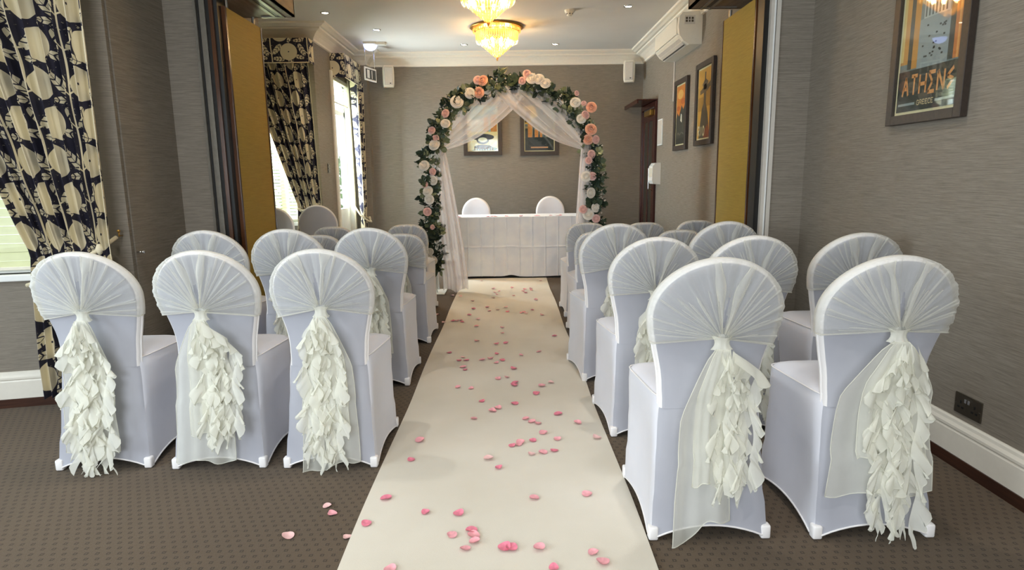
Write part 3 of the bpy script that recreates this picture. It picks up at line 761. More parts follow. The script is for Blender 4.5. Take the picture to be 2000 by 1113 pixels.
# rose petals: (x,y) on the floor, tone
PET=[(-0.171, 6.645, 'mid'), (-0.106, 6.483, 'deep'), (-0.153, 6.411, 'mid'), (-0.126, 6.288, 'deep'), (-0.162, 6.124, 'pale'), (0.037, 6.687, 'mid'), (0.147, 6.476, 'deep'), (0.176, 6.58, 'mid'), (0.176, 6.371, 'deep'), (0.242, 6.611, 'mid'), (0.239, 6.525, 'mid'), (0.048, 6.222, 'deep'), (0.264, 5.994, 'mid'), (-0.364, 5.981, 'mid'), (-0.338, 5.62, 'deep'), (-0.206, 5.675, 'mid'), (-0.182, 5.506, 'mid'), (-0.106, 5.552, 'pale'), (-0.034, 5.663, 'pale'), (-0.016, 5.469, 'deep'), (0.11, 5.41, 'mid'), (0.132, 5.434, 'mid'), (0.155, 5.383, 'pale'), (0.211, 5.524, 'deep'), (0.288, 5.316, 'mid'), (-0.359, 5.355, 'deep'), (-0.274, 5.195, 'pale'), (-0.487, 5.141, 'deep'), (-0.45, 5.139, 'mid'), (-0.418, 5.164, 'mid'), (-0.404, 5.101, 'deep'), (-0.274, 4.939, 'mid'), (-0.063, 4.885, 'mid'), (-0.06, 4.69, 'mid'), (0.343, 4.575, 'deep'), (-0.25, 4.459, 'mid'), (-0.097, 4.367, 'deep'), (-0.027, 4.396, 'deep'), (-0.43, 4.162, 'deep'), (-0.093, 4.123, 'deep'), (0.205, 4.154, 'mid'), (0.075, 4.076, 'mid'), (-0.325, 4.046, 'pale'), (-0.344, 3.975, 'deep'), (-0.296, 3.973, 'deep'), (-0.184, 3.978, 'mid'), (-0.135, 4.006, 'mid'), (-0.055, 3.966, 'deep'), (-0.09, 3.911, 'mid'), (-0.301, 3.819, 'mid'), (-0.285, 3.765, 'deep'), (0.021, 3.78, 'deep'), (-0.075, 3.584, 'mid'), (-0.023, 3.604, 'mid'), (0.031, 3.506, 'deep'), (0.02, 3.464, 'deep'), (0.241, 3.503, 'pale'), (0.186, 3.448, 'mid'), (-0.306, 3.442, 'mid'), (-0.23, 3.424, 'mid'), (0.148, 3.322, 'deep'), (-0.157, 3.217, 'deep'), (0.019, 3.169, 'deep'), (-0.067, 3.11, 'mid'), (-0.324, 7.17, 'pale'), (0.374, 7.125, 'pale'), (-0.501, 6.226, 'pale'), (-0.535, 6.683, 'pale'), (-0.628, 7.163, 'pale'), (-0.593, 6.318, 'pale'), (-0.643, 5.423, 'pale'), (-0.562, 5.107, 'pale'), (-0.097, 3.068, 'mid'), (-0.189, 2.964, 'mid'), (0.246, 3.007, 'deep'), (0.077, 2.945, 'mid'), (0.105, 2.908, 'mid'), (0.131, 2.887, 'mid'), (0.331, 2.894, 'mid'), (0.157, 2.77, 'mid'), (0.216, 2.702, 'mid'), (0.399, 2.713, 'pale'), (-0.424, 2.707, 'mid'), (0.101, 2.691, 'deep'), (0.045, 2.67, 'mid'), (0.031, 2.644, 'mid'), (0.005, 2.641, 'deep'), (0.087, 2.55, 'pale'), (0.138, 2.562, 'mid'), (0.189, 2.58, 'deep'), (-0.441, 2.514, 'deep'), (-0.097, 2.512, 'pale'), (-0.053, 2.426, 'deep'), (-0.485, 2.181, 'deep'), (0.085, 2.166, 'mid'), (0.287, 2.192, 'mid'), (-0.319, 2.078, 'deep'), (-0.195, 2.069, 'deep'), (-0.522, 2.01, 'deep'), (-0.572, 1.943, 'pale'), (-0.21, 1.928, 'mid'), (-0.145, 1.952, 'deep'), (-0.135, 1.925, 'mid'), (-0.127, 1.886, 'mid'), (-0.16, 1.848, 'mid'), (-0.025, 1.855, 'deep'), (-0.007, 1.849, 'deep'), (0.086, 1.845, 'mid'), (0.264, 1.816, 'mid'), (0.283, 1.764, 'mid'), (0.128, 1.745, 'deep'), (-0.386, 1.752, 'mid'), (-0.698, 2.151, 'pale'), (-0.668, 2.096, 'mid'), (-0.781, 1.957, 'pale')]
def petal_mesh(seed,mat,k):
    r=random.Random(seed); cup=r.uniform(.15,.55); b=MB(); tw=r.uniform(-.4,.4)
    def fn(u,v):
        a=u*2*PI; rr=v*(1-.16*cos(a)-.10*cos(2*a)+.05*sin(3*a+seed))
        x=rr*cos(a)*.020; y=rr*sin(a)*.0165
        zz=.0015+cup*.012*v*v*(.6+.4*sin(a*2+seed))+.004*v*v*max(0,cos(a+tw))
        return (x,y,zz)
    b.grid(fn,16,4,True); b.grid(lambda u,v:(lambda p:(p[0],p[1],p[2]-.0009))(fn(u,v)),16,4,True)
    return b.mesh('rose_petal_'+k,mat,True)
PM={k:[petal_mesh(i*7+j,M[m],k) for i in range(5)] for j,(k,m) in enumerate((('deep','petal_deep'),('mid','petal'),('pale','petal_pale')))}
TONE={'deep':'deep pink','mid':'pink','pale':'pale pink'}
def ordn(n):
    return {1:'nearest',2:'second nearest',3:'third nearest',4:'fourth nearest',5:'fifth nearest',6:'sixth nearest',7:'seventh nearest',8:'eighth nearest',9:'ninth nearest',10:'tenth nearest'}.get(n,'%dth nearest'%n if n<20 else '%d%s nearest'%(n,{1:'st',2:'nd',3:'rd'}.get(n%10,'th')))
rp=random.Random(8); cnt={}
for x,y,k in sorted(PET,key=lambda t:t[1]):
    me=rp.choice(PM[k]); o=link('rose_petal',me); on=-.556<x<.454
    o.location=(x,y,(.0085+.0025*sin(y*2.3)*sin(y*5.1+1)+.0015) if on else .001); o.rotation_euler=(rp.uniform(-.1,.15),rp.uniform(-.1,.1),rp.uniform(0,6.28))
    sc=rp.uniform(.85,1.2); o.scale=(sc,sc,sc)
    z='left side of the runner' if x<-.25 else ('middle of the runner' if x<.12 else 'right side of the runner')
    if not on: z='carpet left of the runner'
    cnt[(k,z)]=cnt.get((k,z),0)+1
    setp(o,'%s petal on the %s, %s the camera'%(TONE[k],z,ordn(cnt[(k,z)])),'petal',group='scattered rose petals')

# ------------------------------------------------------------------ table
tb=empty('trestle_table',(.12,7.69,0),0,'folding table hidden under the white cloth beneath the arch','table')
MB().box(-.745,.745,-.27,.27,.715,.738,.004).build('tabletop',M['wood'],tb)
for sx in (-.66,.66):
    for sy in (-.22,.22): MB().tube([(sx,sy,0),(sx,sy,.715)],.014).build('leg',M['track'],tb)
def tcloth():
    b=MB(); x0,x1=-.64,.885; y0,y1=7.40,7.975; zt=.745; zb=.025
    folds=[-.64+.155*i for i in range(11)]
    def crease(x):
        return max(math.exp(-((x-f_)/.006)**2) for f_ in folds)
    def front(u,v):
        x=lerp(x0,x1,u); z=lerp(zt,zb+.006*sin(u*8)+(.02*math.exp(-((u-.44)/.05)**2)),v)
        puff=.016*abs(sin((x+.64)/.155*PI))*sin(PI*min(1,v*1.05)); hz=math.exp(-((v-.5)/.008)**2)
        dr=.018*sin(PI*v)*math.exp(-((u-.75+.25*(v-.3))/.05)**2)+.014*sin(PI*v)*math.exp(-((u-.86+.3*(v-.4))/.04)**2)-.010*math.exp(-((u-.13-.15*v)/.03)**2)*sin(PI*v)
        x+=(.02*v*(1 if u<.03 else 0))*0
        return (x,y0-.004-puff*.6-dr*.6-.011*crease(x)-.009*hz-.012*v,z)
    b.grid(front,240,70)
    b.grid(lambda u,v:(lerp(x0,x1,u),lerp(y0-.004,y1,v),zt+.0012*crease(lerp(x0,x1,u))),60,6)
    for xx in (x0,x1):
        b.grid(lambda u,v,xx=xx:(xx+(.012*sin(u*14)*v)*(1 if xx>0 else -1),lerp(y0-.004-.012*v,y1,u),lerp(zt,zb,v)),20,12)
    b.grid(lambda u,v:(lerp(x0,x1,u),y1+.006*sin(u*40)*v,lerp(zt,.05,v)),60,10)
    o=b.build('tablecloth',M['tablecloth'],None,True); auto_smooth(o,60); setp(o,'white creased tablecloth covering the table beneath the arch','tablecloth')
tcloth()
tp=[(-.62,7.45),(-.60,7.47),(-.585,7.44),(-.24,7.46),(-.19,7.50),(-.15,7.47),(-.02,7.48),(.16,7.47),(.34,7.46),(.37,7.50),(.52,7.50),(.60,7.46),(.64,7.52)]
for i,(x,y) in enumerate(tp):
    o=link('rose_petal',PM['mid' if i%3 else 'deep'][i%5]); o.location=(x,y,.7465); o.rotation_euler=(0,0,i*1.7); o.scale=(1.2,1.2,1.2)
    setp(o,('pink' if i%3 else 'deep pink')+' petal on the front edge of the white tablecloth, '+['leftmost','second from left','third from left','fourth from left','fifth from left','sixth from left','middle one','sixth from right','fifth from right','fourth from right','third from right','second from right','rightmost'][i],'petal',group='petals on the table')

# ------------------------------------------------------------------ arch
AX,AY=.045,6.52
def arch_pt(t,off=0.0):
    """t 0..1 along the arch from the left foot over the top to the right foot; off = outward offset"""
    legz=1.22; rx,rz=.865,.93; seg=legz; arc=2.80; tot=2*seg+arc; d=t*tot
    if d<seg: z=d; k=d/seg; return Vector((AX-rx-off+.03*(1-k)**2*0+.05*(1-k),AY,z)),Vector((-1,0,0))
    if d>seg+arc: z=tot-d; k=z/seg; return Vector((AX+rx+off-.03*(1-k),AY,z)),Vector((1,0,0))
    a=PI*(1-(d-seg)/arc); n=Vector((cos(a)/rx,0,sin(a)/rz)).normalized()
    return Vector((AX+rx*cos(a),AY,legz+rz*sin(a)))+n*off,n
fr=empty('wedding_arch_frame',(AX,AY,0),0,'white metal arch frame carrying garland and tulle before the table','arch')
def atube(yo): return MB().tube([(lambda p:(p.x-AX,yo,max(.012,p.z)))(arch_pt(q/80)[0]) for q in range(81)],.008,8)
atube(-.04).build('hoop',M['upvc'],fr,True); atube(.12).build('hoop',M['upvc'],fr,True)
for q in range(6,78,6):
    p=arch_pt(q/80)[0]; MB().tube([(p.x-AX,-.04,p.z),(p.x-AX,.12,p.z)],.006,6).build('rung',M['upvc'],fr,True)
for sx in (-.815,.835): MB().box(sx-.09,sx+.09,-.15,.15,0,.012,.004).build('foot_plate',M['upvc'],fr)
# tulle swags and falls
def swag(name,label,sgn,yo,seed):
    r=random.Random(seed); ph=[r.uniform(0,6.28) for _ in range(6)]
    if sgn<0:
        U=[(-.30,2.06),(-.42,1.98),(-.56,1.84),(-.68,1.68),(-.72,1.54)]
        Lw=[(.24,2.13),(.10,1.93),(-.16,1.71),(-.40,1.575),(-.655,1.495)]
        tie=Vector((-.70,1.50)); fb=(-.70,-.44,.03)
    else:
        U=[(.34,2.09),(.50,1.98),(.66,1.82),(.77,1.66),(.83,1.52)]
        Lw=[(-.20,2.13),(.02,1.93),(.28,1.71),(.50,1.575),(.765,1.485)]
        tie=Vector((.81,1.50)); fb=(.68,.86,.03)
    def cr(P,t):
        x=t*(len(P)-1); i=min(len(P)-2,int(x)); f=x-i
        p0=P[max(0,i-1)];p1=P[i];p2=P[i+1];p3=P[min(len(P)-1,i+2)]
        return [.5*((2*p1[k])+(-p0[k]+p2[k])*f+(2*p0[k]-5*p1[k]+4*p2[k]-p3[k])*f*f+(-p0[k]+3*p1[k]-3*p2[k]+p3[k])*f**3) for k in (0,1)]
    def fn(u,v):   # v along from the top to the tie, u across
        a=cr(U,v); b_=cr(Lw,v); uu=u+.035*sin(u*2*PI*5+ph[0])*sin(PI*u)
        x=lerp(a[0],b_[0],uu); z=lerp(a[1],b_[1],uu)
        A=.030*sin(PI*min(1,v*.9+.08))+.006
        y=yo-A*(.6*sin(u*15+ph[1]+1.5*v)+.35*sin(u*29+ph[2]-2*v)+.12*sin(u*53+ph[3]))-.05*sin(PI*u)*sin(PI*v)
        return (x,y,z)
    b=MB(); b.grid(fn,90,40)
    b.tube([fn(1,q/40) for q in range(41)],.003,4)
    x0,x1,zb=fb; tx=tie.x
    def fall(u,v):
        sp=.35+.65*min(1,v*1.4)**.7 if sgn<0 else .5+.5*min(1,v*1.3)**.8
        c=lerp(tx,(x0+x1)/2,min(1,v*1.1)**1.0); w=(x1-x0)*sp
        x=c+(u-.5)*w; z=lerp(tie.y+.05,zb+.02*sin(u*9),v)
        y=yo-.02-.028*(.7*sin(u*19+ph[4]+v)+.3*sin(u*37+ph[5]-v*1.5))*(.5+.5*v)
        return (x,y,max(.008,z))
    b.grid(fall,80,30); b.grid(lambda u,v:(lambda p:(p[0]*1+.02*sgn*0,p[1]+.045,p[2]))(fall(u*.9+.05,v)),60,20)
    b.tube([fall(0,q/30) for q in range(31)],.0025,4); b.tube([fall(1,q/30) for q in range(31)],.0025,4)
    # gathered bunch at the tie
    b.grid(lambda u,v:(tie.x+.045*cos(u*2*PI)*(1+.2*sin(u*2*PI*6))*(.6+abs(v-.5)),yo-.02+.035*sin(u*2*PI)*(.7+abs(v-.5)),tie.y+.06-v*.11),30,6,True)
    o=b.build(name,M['tulle'],None,True); setp(o,label,'drape')
swag('tulle_drape','sheer white tulle swag tied to the left side of the arch, falling to the floor',-1,AY-.03,1)
swag('tulle_drape','sheer white tulle swag tied to the right side of the arch, falling behind the chairs',1,AY-.085,2)
# garland
def leaf_sprig(seed,n,size,mat):
    r=random.Random(seed); b=MB()
    for i in range(n):
        t=(i+.5)/n; base=Vector((0,0,.09*t)); a=r.uniform(0,6.28) if n>3 else i*2.2
        d=Vector((cos(a),sin(a),r.uniform(.1,.9))).normalized(); side=d.cross(Vector((0,0,1))).normalized(); nrm=d.cross(side)
        L=size*r.uniform(.8,1.25); W=L*r.uniform(.36,.46)
        def fn(u,v,base=base,d=d,side=side,nrm=nrm,L=L,W=W):
            w=W*sin(PI*min(1,.06+v*.94))**.7*(u-.5)*2
            return tuple(base+d*(L*v+.008)+side*w+nrm*(.10*L*abs(u-.5)*2-.25*L*v*v))
        b.grid(fn,2,5)
    b.tube([(0,0,-.02),(.004,0,.05),(0,.004,.10)],.0022,4)
    return b.mesh('leaf_sprig',mat,True)
def rose_mesh(mat,seed,core=None):
    r=random.Random(seed); b=MB()
    for ring_,(n,rad,h,open_) in enumerate(((3,.010,.034,.05),(4,.018,.034,.18),(5,.026,.032,.4),(6,.034,.027,.75),(6,.040,.018,1.1))):
        b.mi=1 if (core and ring_<1) else 0
        for k in range(n):
            a=2*PI*(k+ring_*.4)/n+r.uniform(-.1,.1); da=2*PI/n*.75
            def fn(u,v,a=a,da=da,rad=rad,h=h,open_=open_):
                aa=a+(u-.5)*2*da*(.4+.6*sin(PI*min(1,.15+v*.7))); rr=rad*(.35+.65*v**.6)+.008*open_*v**3; z=h*v*(1-.12*(2*u-1)**2)-.010*open_*v**4
                return (rr*cos(aa),rr*sin(aa),z)
            b.grid(fn,5,4)
    b.mi=0
    b.lathe([(0,-.004),(.02,0),(.030,.012),(.012,.024),(.0,.026)],12)
    return b.mesh('rose',[mat,core or mat],True)
gl=empty('flower_garland',(AX,AY,0),0,'garland of eucalyptus leaves with white and peach roses wound over the arch','garland')
SP=[leaf_sprig(i,13,.052,M['leaf']) for i in range(5)]+[leaf_sprig(20+i,13,.047,M['leaf_light']) for i in range(3)]
rg=random.Random(17)
def orient(o,dirv,roll): 
    q=dirv.normalized().to_track_quat('Z','Y'); o.rotation_mode='QUATERNION'; 
    from mathutils import Quaternion
    o.rotation_quaternion=q@Quaternion((0,0,1),roll)
NS=290
for i in range(NS):
    t=.045+(.955-.045)*(i+rg.random())/NS; p,n=arch_pt(t); a=rg.uniform(0,2*PI)
    out=n*cos(a)+Vector((0,1,0))*sin(a)*1.0
    if out.y>.5 : out.y*=-.6
    top=.25<t<.75
    me=rg.choice(SP[:5] if rg.random()<(.5 if top else .82) else SP[5:])
    o=link('leaf_sprig',me,gl); pos=p+out*rg.uniform(-.01,.045)+Vector((0,-.045,0)); o.location=(pos.x-AX,pos.y-AY,pos.z)
    tang=Vector((-n.z,0,n.x))*rg.uniform(-.8,.8); orient(o,out+tang+Vector((0,-.25,0)),rg.uniform(0,6.28)); sc=rg.uniform(.75,1.15); o.scale=(sc,)*3
RM={'w':[rose_mesh(M['rose_white'],i) for i in range(2)],'p':[rose_mesh(M['rose_peach'],5,M['rose_core'])],'b':[rose_mesh(M['rose_pink'],9)]}
RL={'w':'white rose','p':'peach rose with dark centre','b':'blush pink rose'}
ROSES=[(-0.228, 2.159, 'p', 1), (-0.27, 2.049, 'p', 1), (-0.361, 2.042, 'w', 1), (-0.493, 1.96, 'w', 1.2), (-0.61, 1.85, 'b', 0.8), (-0.613, 1.751, 'w', 0.9), (-0.73, 1.545, 'w', 1.1), (-0.719, 1.607, 'b', 0.7), (-0.753, 1.689, 'b', 0.7), (-0.843, 1.34, 'w', 1), (-0.757, 1.28, 'b', 0.7), (-0.755, 1.193, 'w', 0.9), (-0.839, 1.15, 'b', 0.6), (-0.813, 1.084, 'w', 1), (-0.802, 1.002, 'w', 0.95), (-0.827, 0.878, 'b', 0.8), (-0.815, 0.464, 'w', 0.7), (-0.829, 0.396, 'w', 0.8), (-0.771, 0.37, 'w', 0.7), (-0.781, 0.717, 'b', 0.5), (0.254, 2.174, 'w', 1.05), (0.329, 2.168, 'w', 1), (0.392, 2.126, 'w', 1), (0.209, 2.218, 'b', 0.8), (0.16, 2.156, 'b', 0.7), (-0.28, 2.166, 'b', 0.8), (0.691, 1.939, 'w', 1), (0.85, 1.89, 'p', 1), (0.79, 1.817, 'b', 0.8), (0.751, 1.78, 'w', 0.9), (0.846, 1.674, 'p', 1.1), (0.822, 1.578, 'p', 0.95), (0.897, 1.577, 'b', 0.8), (0.854, 1.432, 'b', 0.8), (0.826, 1.371, 'b', 0.7), (0.805, 1.211, 'w', 1), (0.865, 1.212, 'b', 0.8), (0.851, 1.045, 'w', 1), (0.902, 0.894, 'w', 0.9), (0.828, 0.826, 'w', 1.1), (0.909, 0.782, 'b', 0.8), (0.774, 0.878, 'b', 0.8), (0.702, 2.028, 'b', 0.5), (0.774, 1.929, 'b', 0.5), (0.82, 0.66, 'w', 1), (0.878, 0.546, 'b', 0.9), (0.811, 0.456, 'w', 1), (0.868, 0.318, 'w', 0.9)]
for x,z,k,sc in ROSES:
    o=link('rose',rg.choice(RM[k]),gl); o.location=(x-AX,-.16+rg.uniform(-.01,.01),z)
    orient(o,Vector((rg.uniform(-.35,.35)+(x-AX)*.25,-1,rg.uniform(-.1,.45))),rg.uniform(0,6.28)); o.scale=(sc*1.15,)*3; o['label']=RL[k]
# tiny filler blossoms
fb=MB(); 
for i in range(380):
    t=.06+.88*rg.random(); p,n=arch_pt(t); a=rg.uniform(0,2*PI); c=p+n*cos(a)*rg.uniform(.05,.12)+Vector((0,-.06-abs(sin(a))*.06,0))-Vector((AX,AY,0)); s_=rg.uniform(.006,.012)
    fb.add([c+Vector(v)*s_ for v in ((1,0,0),(-1,0,0),(0,1,0),(0,-1,0),(0,0,1),(0,0,-1))],[(0,2,4),(2,1,4),(1,3,4),(3,0,4),(2,0,5),(1,2,5),(3,1,5),(0,3,5)])
o=fb.build('filler_blossom',M['rose_white'],gl); o['kind']='stuff'; o['label']='tiny white filler blossom'

# ------------------------------------------------------------------ curtains (local x along the wall, -y into the room)
def curtain(loc,rz,xl,xr,ztop,ztie,zb,gl_,gr_,label,folds,amp=.045,full=1.7,off=.12,seed=0,flip=False,ey=None):
    """xl,xr: width at the top; gl_,gr_: width where tied back at ztie"""
    e=empty('curtain',loc,rz,label,'curtain'); r=random.Random(seed); p=[r.uniform(0,6) for _ in range(6)]
    uu=[];acc=0
    def shp(u,z):
        t=(ztop-z)/(ztop-ztie)
        if t<=1:
            k=t**1.15; kr=t**1.2
            return lerp(xl,gl_,k*(1+.15*(1-t))),lerp(xr,gr_,kr)
        k=min(1,(t-1)*3); return gl_-.03*k,gr_+.03*k
    def fn(u,v):
        z=lerp(ztop,zb,v); a,b_=shp(u,z); x=lerp(a,b_,u)
        t=(ztop-z)/(ztop-ztie); g=min(1,max(0,t)); pin=math.exp(-((z-ztie)/.07)**2)
        am=amp*(1-.45*g)*(1-.35*pin)
        f=sin(u*folds*2*PI+p[0]+.5*sin(u*9+p[1]))+.35*sin(u*folds*4.3*PI+p[2]+z*.6)
        y=-off-am*f-.03*pin*0
        x+=.4*am*cos(u*folds*2*PI+p[0])*.5
        return (x,y,z)
    W=(xr-xl)*full
    def uv(u,v):
        z=lerp(ztop,zb,v); return ((1-u)*W if flip else u*W,z)
    b=MB(); b.grid(fn,int(folds*18),60,uvfn=uv)
    b.build('curtain_cloth',M['floral'],e,True)
    # piping down both edges
    for u in (0,1): MB().tube([fn(u,q/40) for q in range(41)],.0022,5).build('curtain_edge',M['rope'],e,True)
    return e,fn,shp
def tieback(loc,rz,pts,label,hook):
    e=empty('curtain_tieback',loc,rz,label,'tieback')
    c=MB(); c.tube(pts,.011,8); 
    c.build('cord',M['rope'],e,True)
    h=Vector(pts[-1]); g_=MB(); g_.lathe([(0,-.03),(.014,-.02),(.022,0),(.016,.018),(.009,.03)],12,tuple(Vector(pts[-2])+Vector((0,0,0)))) ; g_.build('tassel_bead',M['rope'],e,True)
    k=MB(); k.tube([(hook[0],-.002,hook[1]),(hook[0],-.05,hook[1]),(hook[0],-.05,hook[1]+.02)],.004,6); k.lathe([(0,0),(.009,.003),(.009,.012),(0,.016)],10,(hook[0],-.05,hook[1]+.02)); k.build('hook',M['brass'],e,True)
    return e
# curtain 1 hangs at the right side of the bay window
x1=L1
curtain(A1,RZ1,x1-.90,x1-.04,2.62,.86,.08,x1-.42,x1-.05,'large navy and cream leaf-print curtain tied back at the nearest left window',11,.050,1.6,.14,1)
curtain(A1,RZ1,-.0,.38,2.62,.86,.08,.02,.20,'left leaf-print curtain of the nearest window, outside the picture',4,.035,2.0,.13,2)
tieback(A1,RZ1,[(x1-.44,-.185,.70),(x1-.38,-.20,.72),(x1-.28,-.20,.765),(x1-.18,-.19,.82),(x1-.10,-.15,.87),(x1-.045,-.06,.925)],'cream cord tieback with bead holding the nearest curtain',(x1-.035,.93))
curtain((-3.0,7.05,0),0,.20,.88,2.50,.93,.10,.66,.92,'leaf-print curtain tied back beside the second left window',8,.034,1.8,.12,3)
tieback((-3.0,7.05,0),0,[(.66,-.15,.90),(.72,-.165,.885),(.80,-.165,.89),(.87,-.13,.93),(.885,-.04,.97)],'cream tieback on the second left window curtain, behind the plain chair',(.885,.98))
curtain((XL,7.05,0),PI/2,1.26,1.50,2.47,.72,.05,1.30,1.49,'narrow leaf-print curtain at the far left window beside the back corner',4,.05,2.6,.13,4)
tieback((XL,7.05,0),PI/2,[(1.27,-.02,.90),(1.25,-.12,.74),(1.28,-.21,.66),(1.36,-.24,.64),(1.44,-.20,.68),(1.47,-.05,.74)],'white looped cord tieback on the far left window curtain',(1.475,.76))
# pelmets
def pelmet(loc,rz,x0,x1_,z0,z1,label,dep=.17):
    e=empty('pelmet',loc,rz,label,'pelmet'); b=MB()
    path=[(x0,-.0),(x0,-dep),(x1_,-dep),(x1_,0)]; cum=[0]
    for a,c in zip(path,path[1:]): cum.append(cum[-1]+math.hypot(c[0]-a[0],c[1]-a[1]))
    vs=[];uv=[];
    for (px,py),d in zip(path,cum):
        for z in (z0,z1): vs.append((px,py,z)); uv.append((d+.16,z-z0+.27))
    b.add(vs,[(0,1,3,2),(2,3,5,4),(4,5,7,6)],uv)
    b.build('pelmet_cloth',M['floral'],e)
    MB().box(x0+.004,x1_-.004,-dep+.004,0,z1-.02,z1).box(x0+.002,x1_-.002,-dep+.003,-dep+.012,z0+.004,z1-.004).build('pelmet_board',M['wood'],e)
    MB().tube([(x0,-dep-.002,z0),(x1_,-dep-.002,z0)],.006,6).build('pelmet_piping',M['rope'],e,True)
pelmet((-3.0,7.05,0),0,.06,.905,2.45,2.70,'leaf-print fabric pelmet over the second left window')
pelmet((XL,7.05,0),PI/2,.66,1.50,2.42,2.70,'leaf-print fabric pelmet over the far left window')
pelmet(A1,RZ1,.0,x1-.03,2.60,2.84,'leaf-print fabric pelmet over the nearest left window, above the picture')

# ------------------------------------------------------------------ pictures
CM={}
def cm(h):
    if h not in CM: CM[h]=plain('print_'+h,h,.45,var=.05,scale=25)
    return CM[h]
def stroke(pts,w):
    """quads along a polyline in (u,v)"""
    out=[]
    for (a,b_),(c,d) in zip(pts,pts[1:]):
        l=math.hypot(c-a,d-b_) or 1; nx,ny=-(d-b_)/l*w/2,(c-a)/l*w/2
        out.append([(a+nx,b_+ny),(c+nx,d+ny),(c-nx,d-ny),(a-nx,b_-ny)])
    return out
GLY={'A':[[(0,0),(.5,1),(1,0)],[(.2,.38),(.8,.38)]],'T':[[(0,1),(1,1)],[(.5,1),(.5,0)]],'H':[[(0,0),(0,1)],[(1,0),(1,1)],[(0,.5),(1,.5)]],
 'E':[[(1,1),(0,1),(.6,.5),(0,0),(1,0)]],'N':[[(0,0),(0,1),(1,0),(1,1)]],'S':[[(.85,1),(0,.62),(.9,.42),(.1,0)]],
 'e':[[(1,1),(0,1),(0,0),(1,0)],[(0,.5),(.8,.5)]],'G':[[(1,.8),(.8,1),(.2,1),(0,.8),(0,.2),(.2,0),(1,0),(1,.5),(.6,.5)]],'R':[[(0,0),(0,1),(.8,1),(1,.8),(.8,.5),(0,.5)],[(.4,.5),(1,0)]],
 'C':[[(1,.9),(.8,1),(.2,1),(0,.8),(0,.2),(.2,0),(.8,0),(1,.1)]],'I':[[(.5,0),(.5,1)]],'O':[[(.5+.5*cos(t*PI/8),.5+.5*sin(t*PI/8)) for t in range(17)]]}
def word(txt,x0,y0,w,h,gap,sw):
    out=[]
    for ch in txt:
        for s_ in GLY[ch]: out+=stroke([(x0+a*w,y0+b_*h) for a,b_ in s_],sw)
        x0+=w+gap
    return out
def picture(loc,rz,W,H,fw,label,art,mount=.02,frame='frame',tilt=0,dep=.03):
    e=empty('framed_picture',loc,rz,label,'picture'); e.rotation_euler=(tilt,0,rz)
    f=MB()
    for x0,x1_,z0,z1 in ((-W/2,-W/2+fw,0,H),(W/2-fw,W/2,0,H),(-W/2+fw,W/2-fw,0,fw),(-W/2+fw,W/2-fw,H-fw,H)): f.box(x0,x1_,-dep,0,z0,z1,.002)
    f.build('picture_frame',M[frame],e)
    MB().box(-W/2+fw*.9,W/2-fw*.9,-.012,-.004,fw*.9,H-fw*.9).build('mount',M['mat'],e)
    iw=W-2*fw-2*mount; ih=H-2*fw-2*mount; mats=[];b=MB()
    for li,(col,polys) in enumerate(art):
        if col not in mats: mats.append(col)
        b.mi=mats.index(col)
        for P in polys: b.poly([(-iw/2+u*iw,-.0125-.00012*(li+1),fw+mount+v*ih) for u,v in P])
    b.build('print',[cm(c) for c in mats],e)
    MB().box(-W/2+fw,W/2-fw,-.019,-.017,fw,H-fw).build('glazing',M['glass'],e)
    return e
def rect(a,b_,c,d): return [(a,c),(b_,c),(b_,d),(a,d)]
def ellp(cx,cy,a,b_,n=20): return [(cx+a*cos(2*PI*i/n),cy+b_*sin(2*PI*i/n)) for i in range(n)]
ra=random.Random(4)
athens=[('6f7d80',[rect(0,1,0,1)]),('c58a3e',[rect(0,.13,.34,.95),rect(.2,.30,.30,.9)]),('e0c27c',[rect(0,.05,.36,.9)]),('33383a',[rect(.13,.20,.3,.95),rect(.80,.88,.3,1)]),('c9773a',[rect(.88,1,.30,1)]),('e6a25a',[rect(.93,.96,.3,1)]),
 ('8d979b',[rect(.3,.8,.28,.62)]),('aab4b6',[rect(.36,.78,.62,.86)]),('4b5356',[rect(.38+.055*i,.405+.055*i,.63,.82) for i in range(7)]),('5a6468',[[(.36,.83),(.8,.83),(.78,.93),(.58,.99),(.38,.93)]]),
 ('2b3033',[(lambda x,y:rect(x,x+.03,y,y+.012))(ra.uniform(.34,.74),ra.uniform(.33,.58)) for _ in range(22)]),
 ('1f2426',[rect(0,1,0,.29)]),('d69256',word('ATHENS',.09,.115,.105,.13,.045,.026)),('8f979a',[rect(.03,.33,.045,.062),rect(.67,.97,.045,.062)]),('c7b48c',word('GReeCe',.37,.04,.035,.03,.013,.007)),('e9dcb4',[rect(0,1,-.0,.002)])]
picture((XR-.004,2.81,1.435),-PI/2,.50,.74,.042,'large framed poster lettered ATHENS GREECE on the right wall near the camera',athens,.012,'frame')
rio=[('d9a548',[rect(0,1,0,1)]),('b98a3c',[rect(0,.4,.4,.6),rect(.6,1,.45,.7)]),('5b5145',[[(.12,0),(.3,.42),(.42,.5),(.6,.5),(.75,.35),(.95,0)]]),('6d5a45',[rect(.42,.60,.4,.78),[(.14,.70),(.42,.74),(.42,.66),(.14,.64)],[(.60,.74),(.9,.80),(.9,.72),(.60,.66)],[(.3,.78),(.51,.86),(.74,.80),(.60,.70),(.42,.70)]]),('4a3d33',[rect(.47,.55,.80,.95)]),
 ('8a4a33',[[(.5,.1),(.8,.2),(.95,.05),(.9,0),(.5,0)]]),('f0e4c0',word('RIO',.06,.04,.13,.13,.05,.03)),]
picture((XR-.004,5.94,1.49),-PI/2,.52,.76,.05,'framed poster lettered RIO with a tall orange-lit figure, nearer the gold panel',rio,.015,'frame')
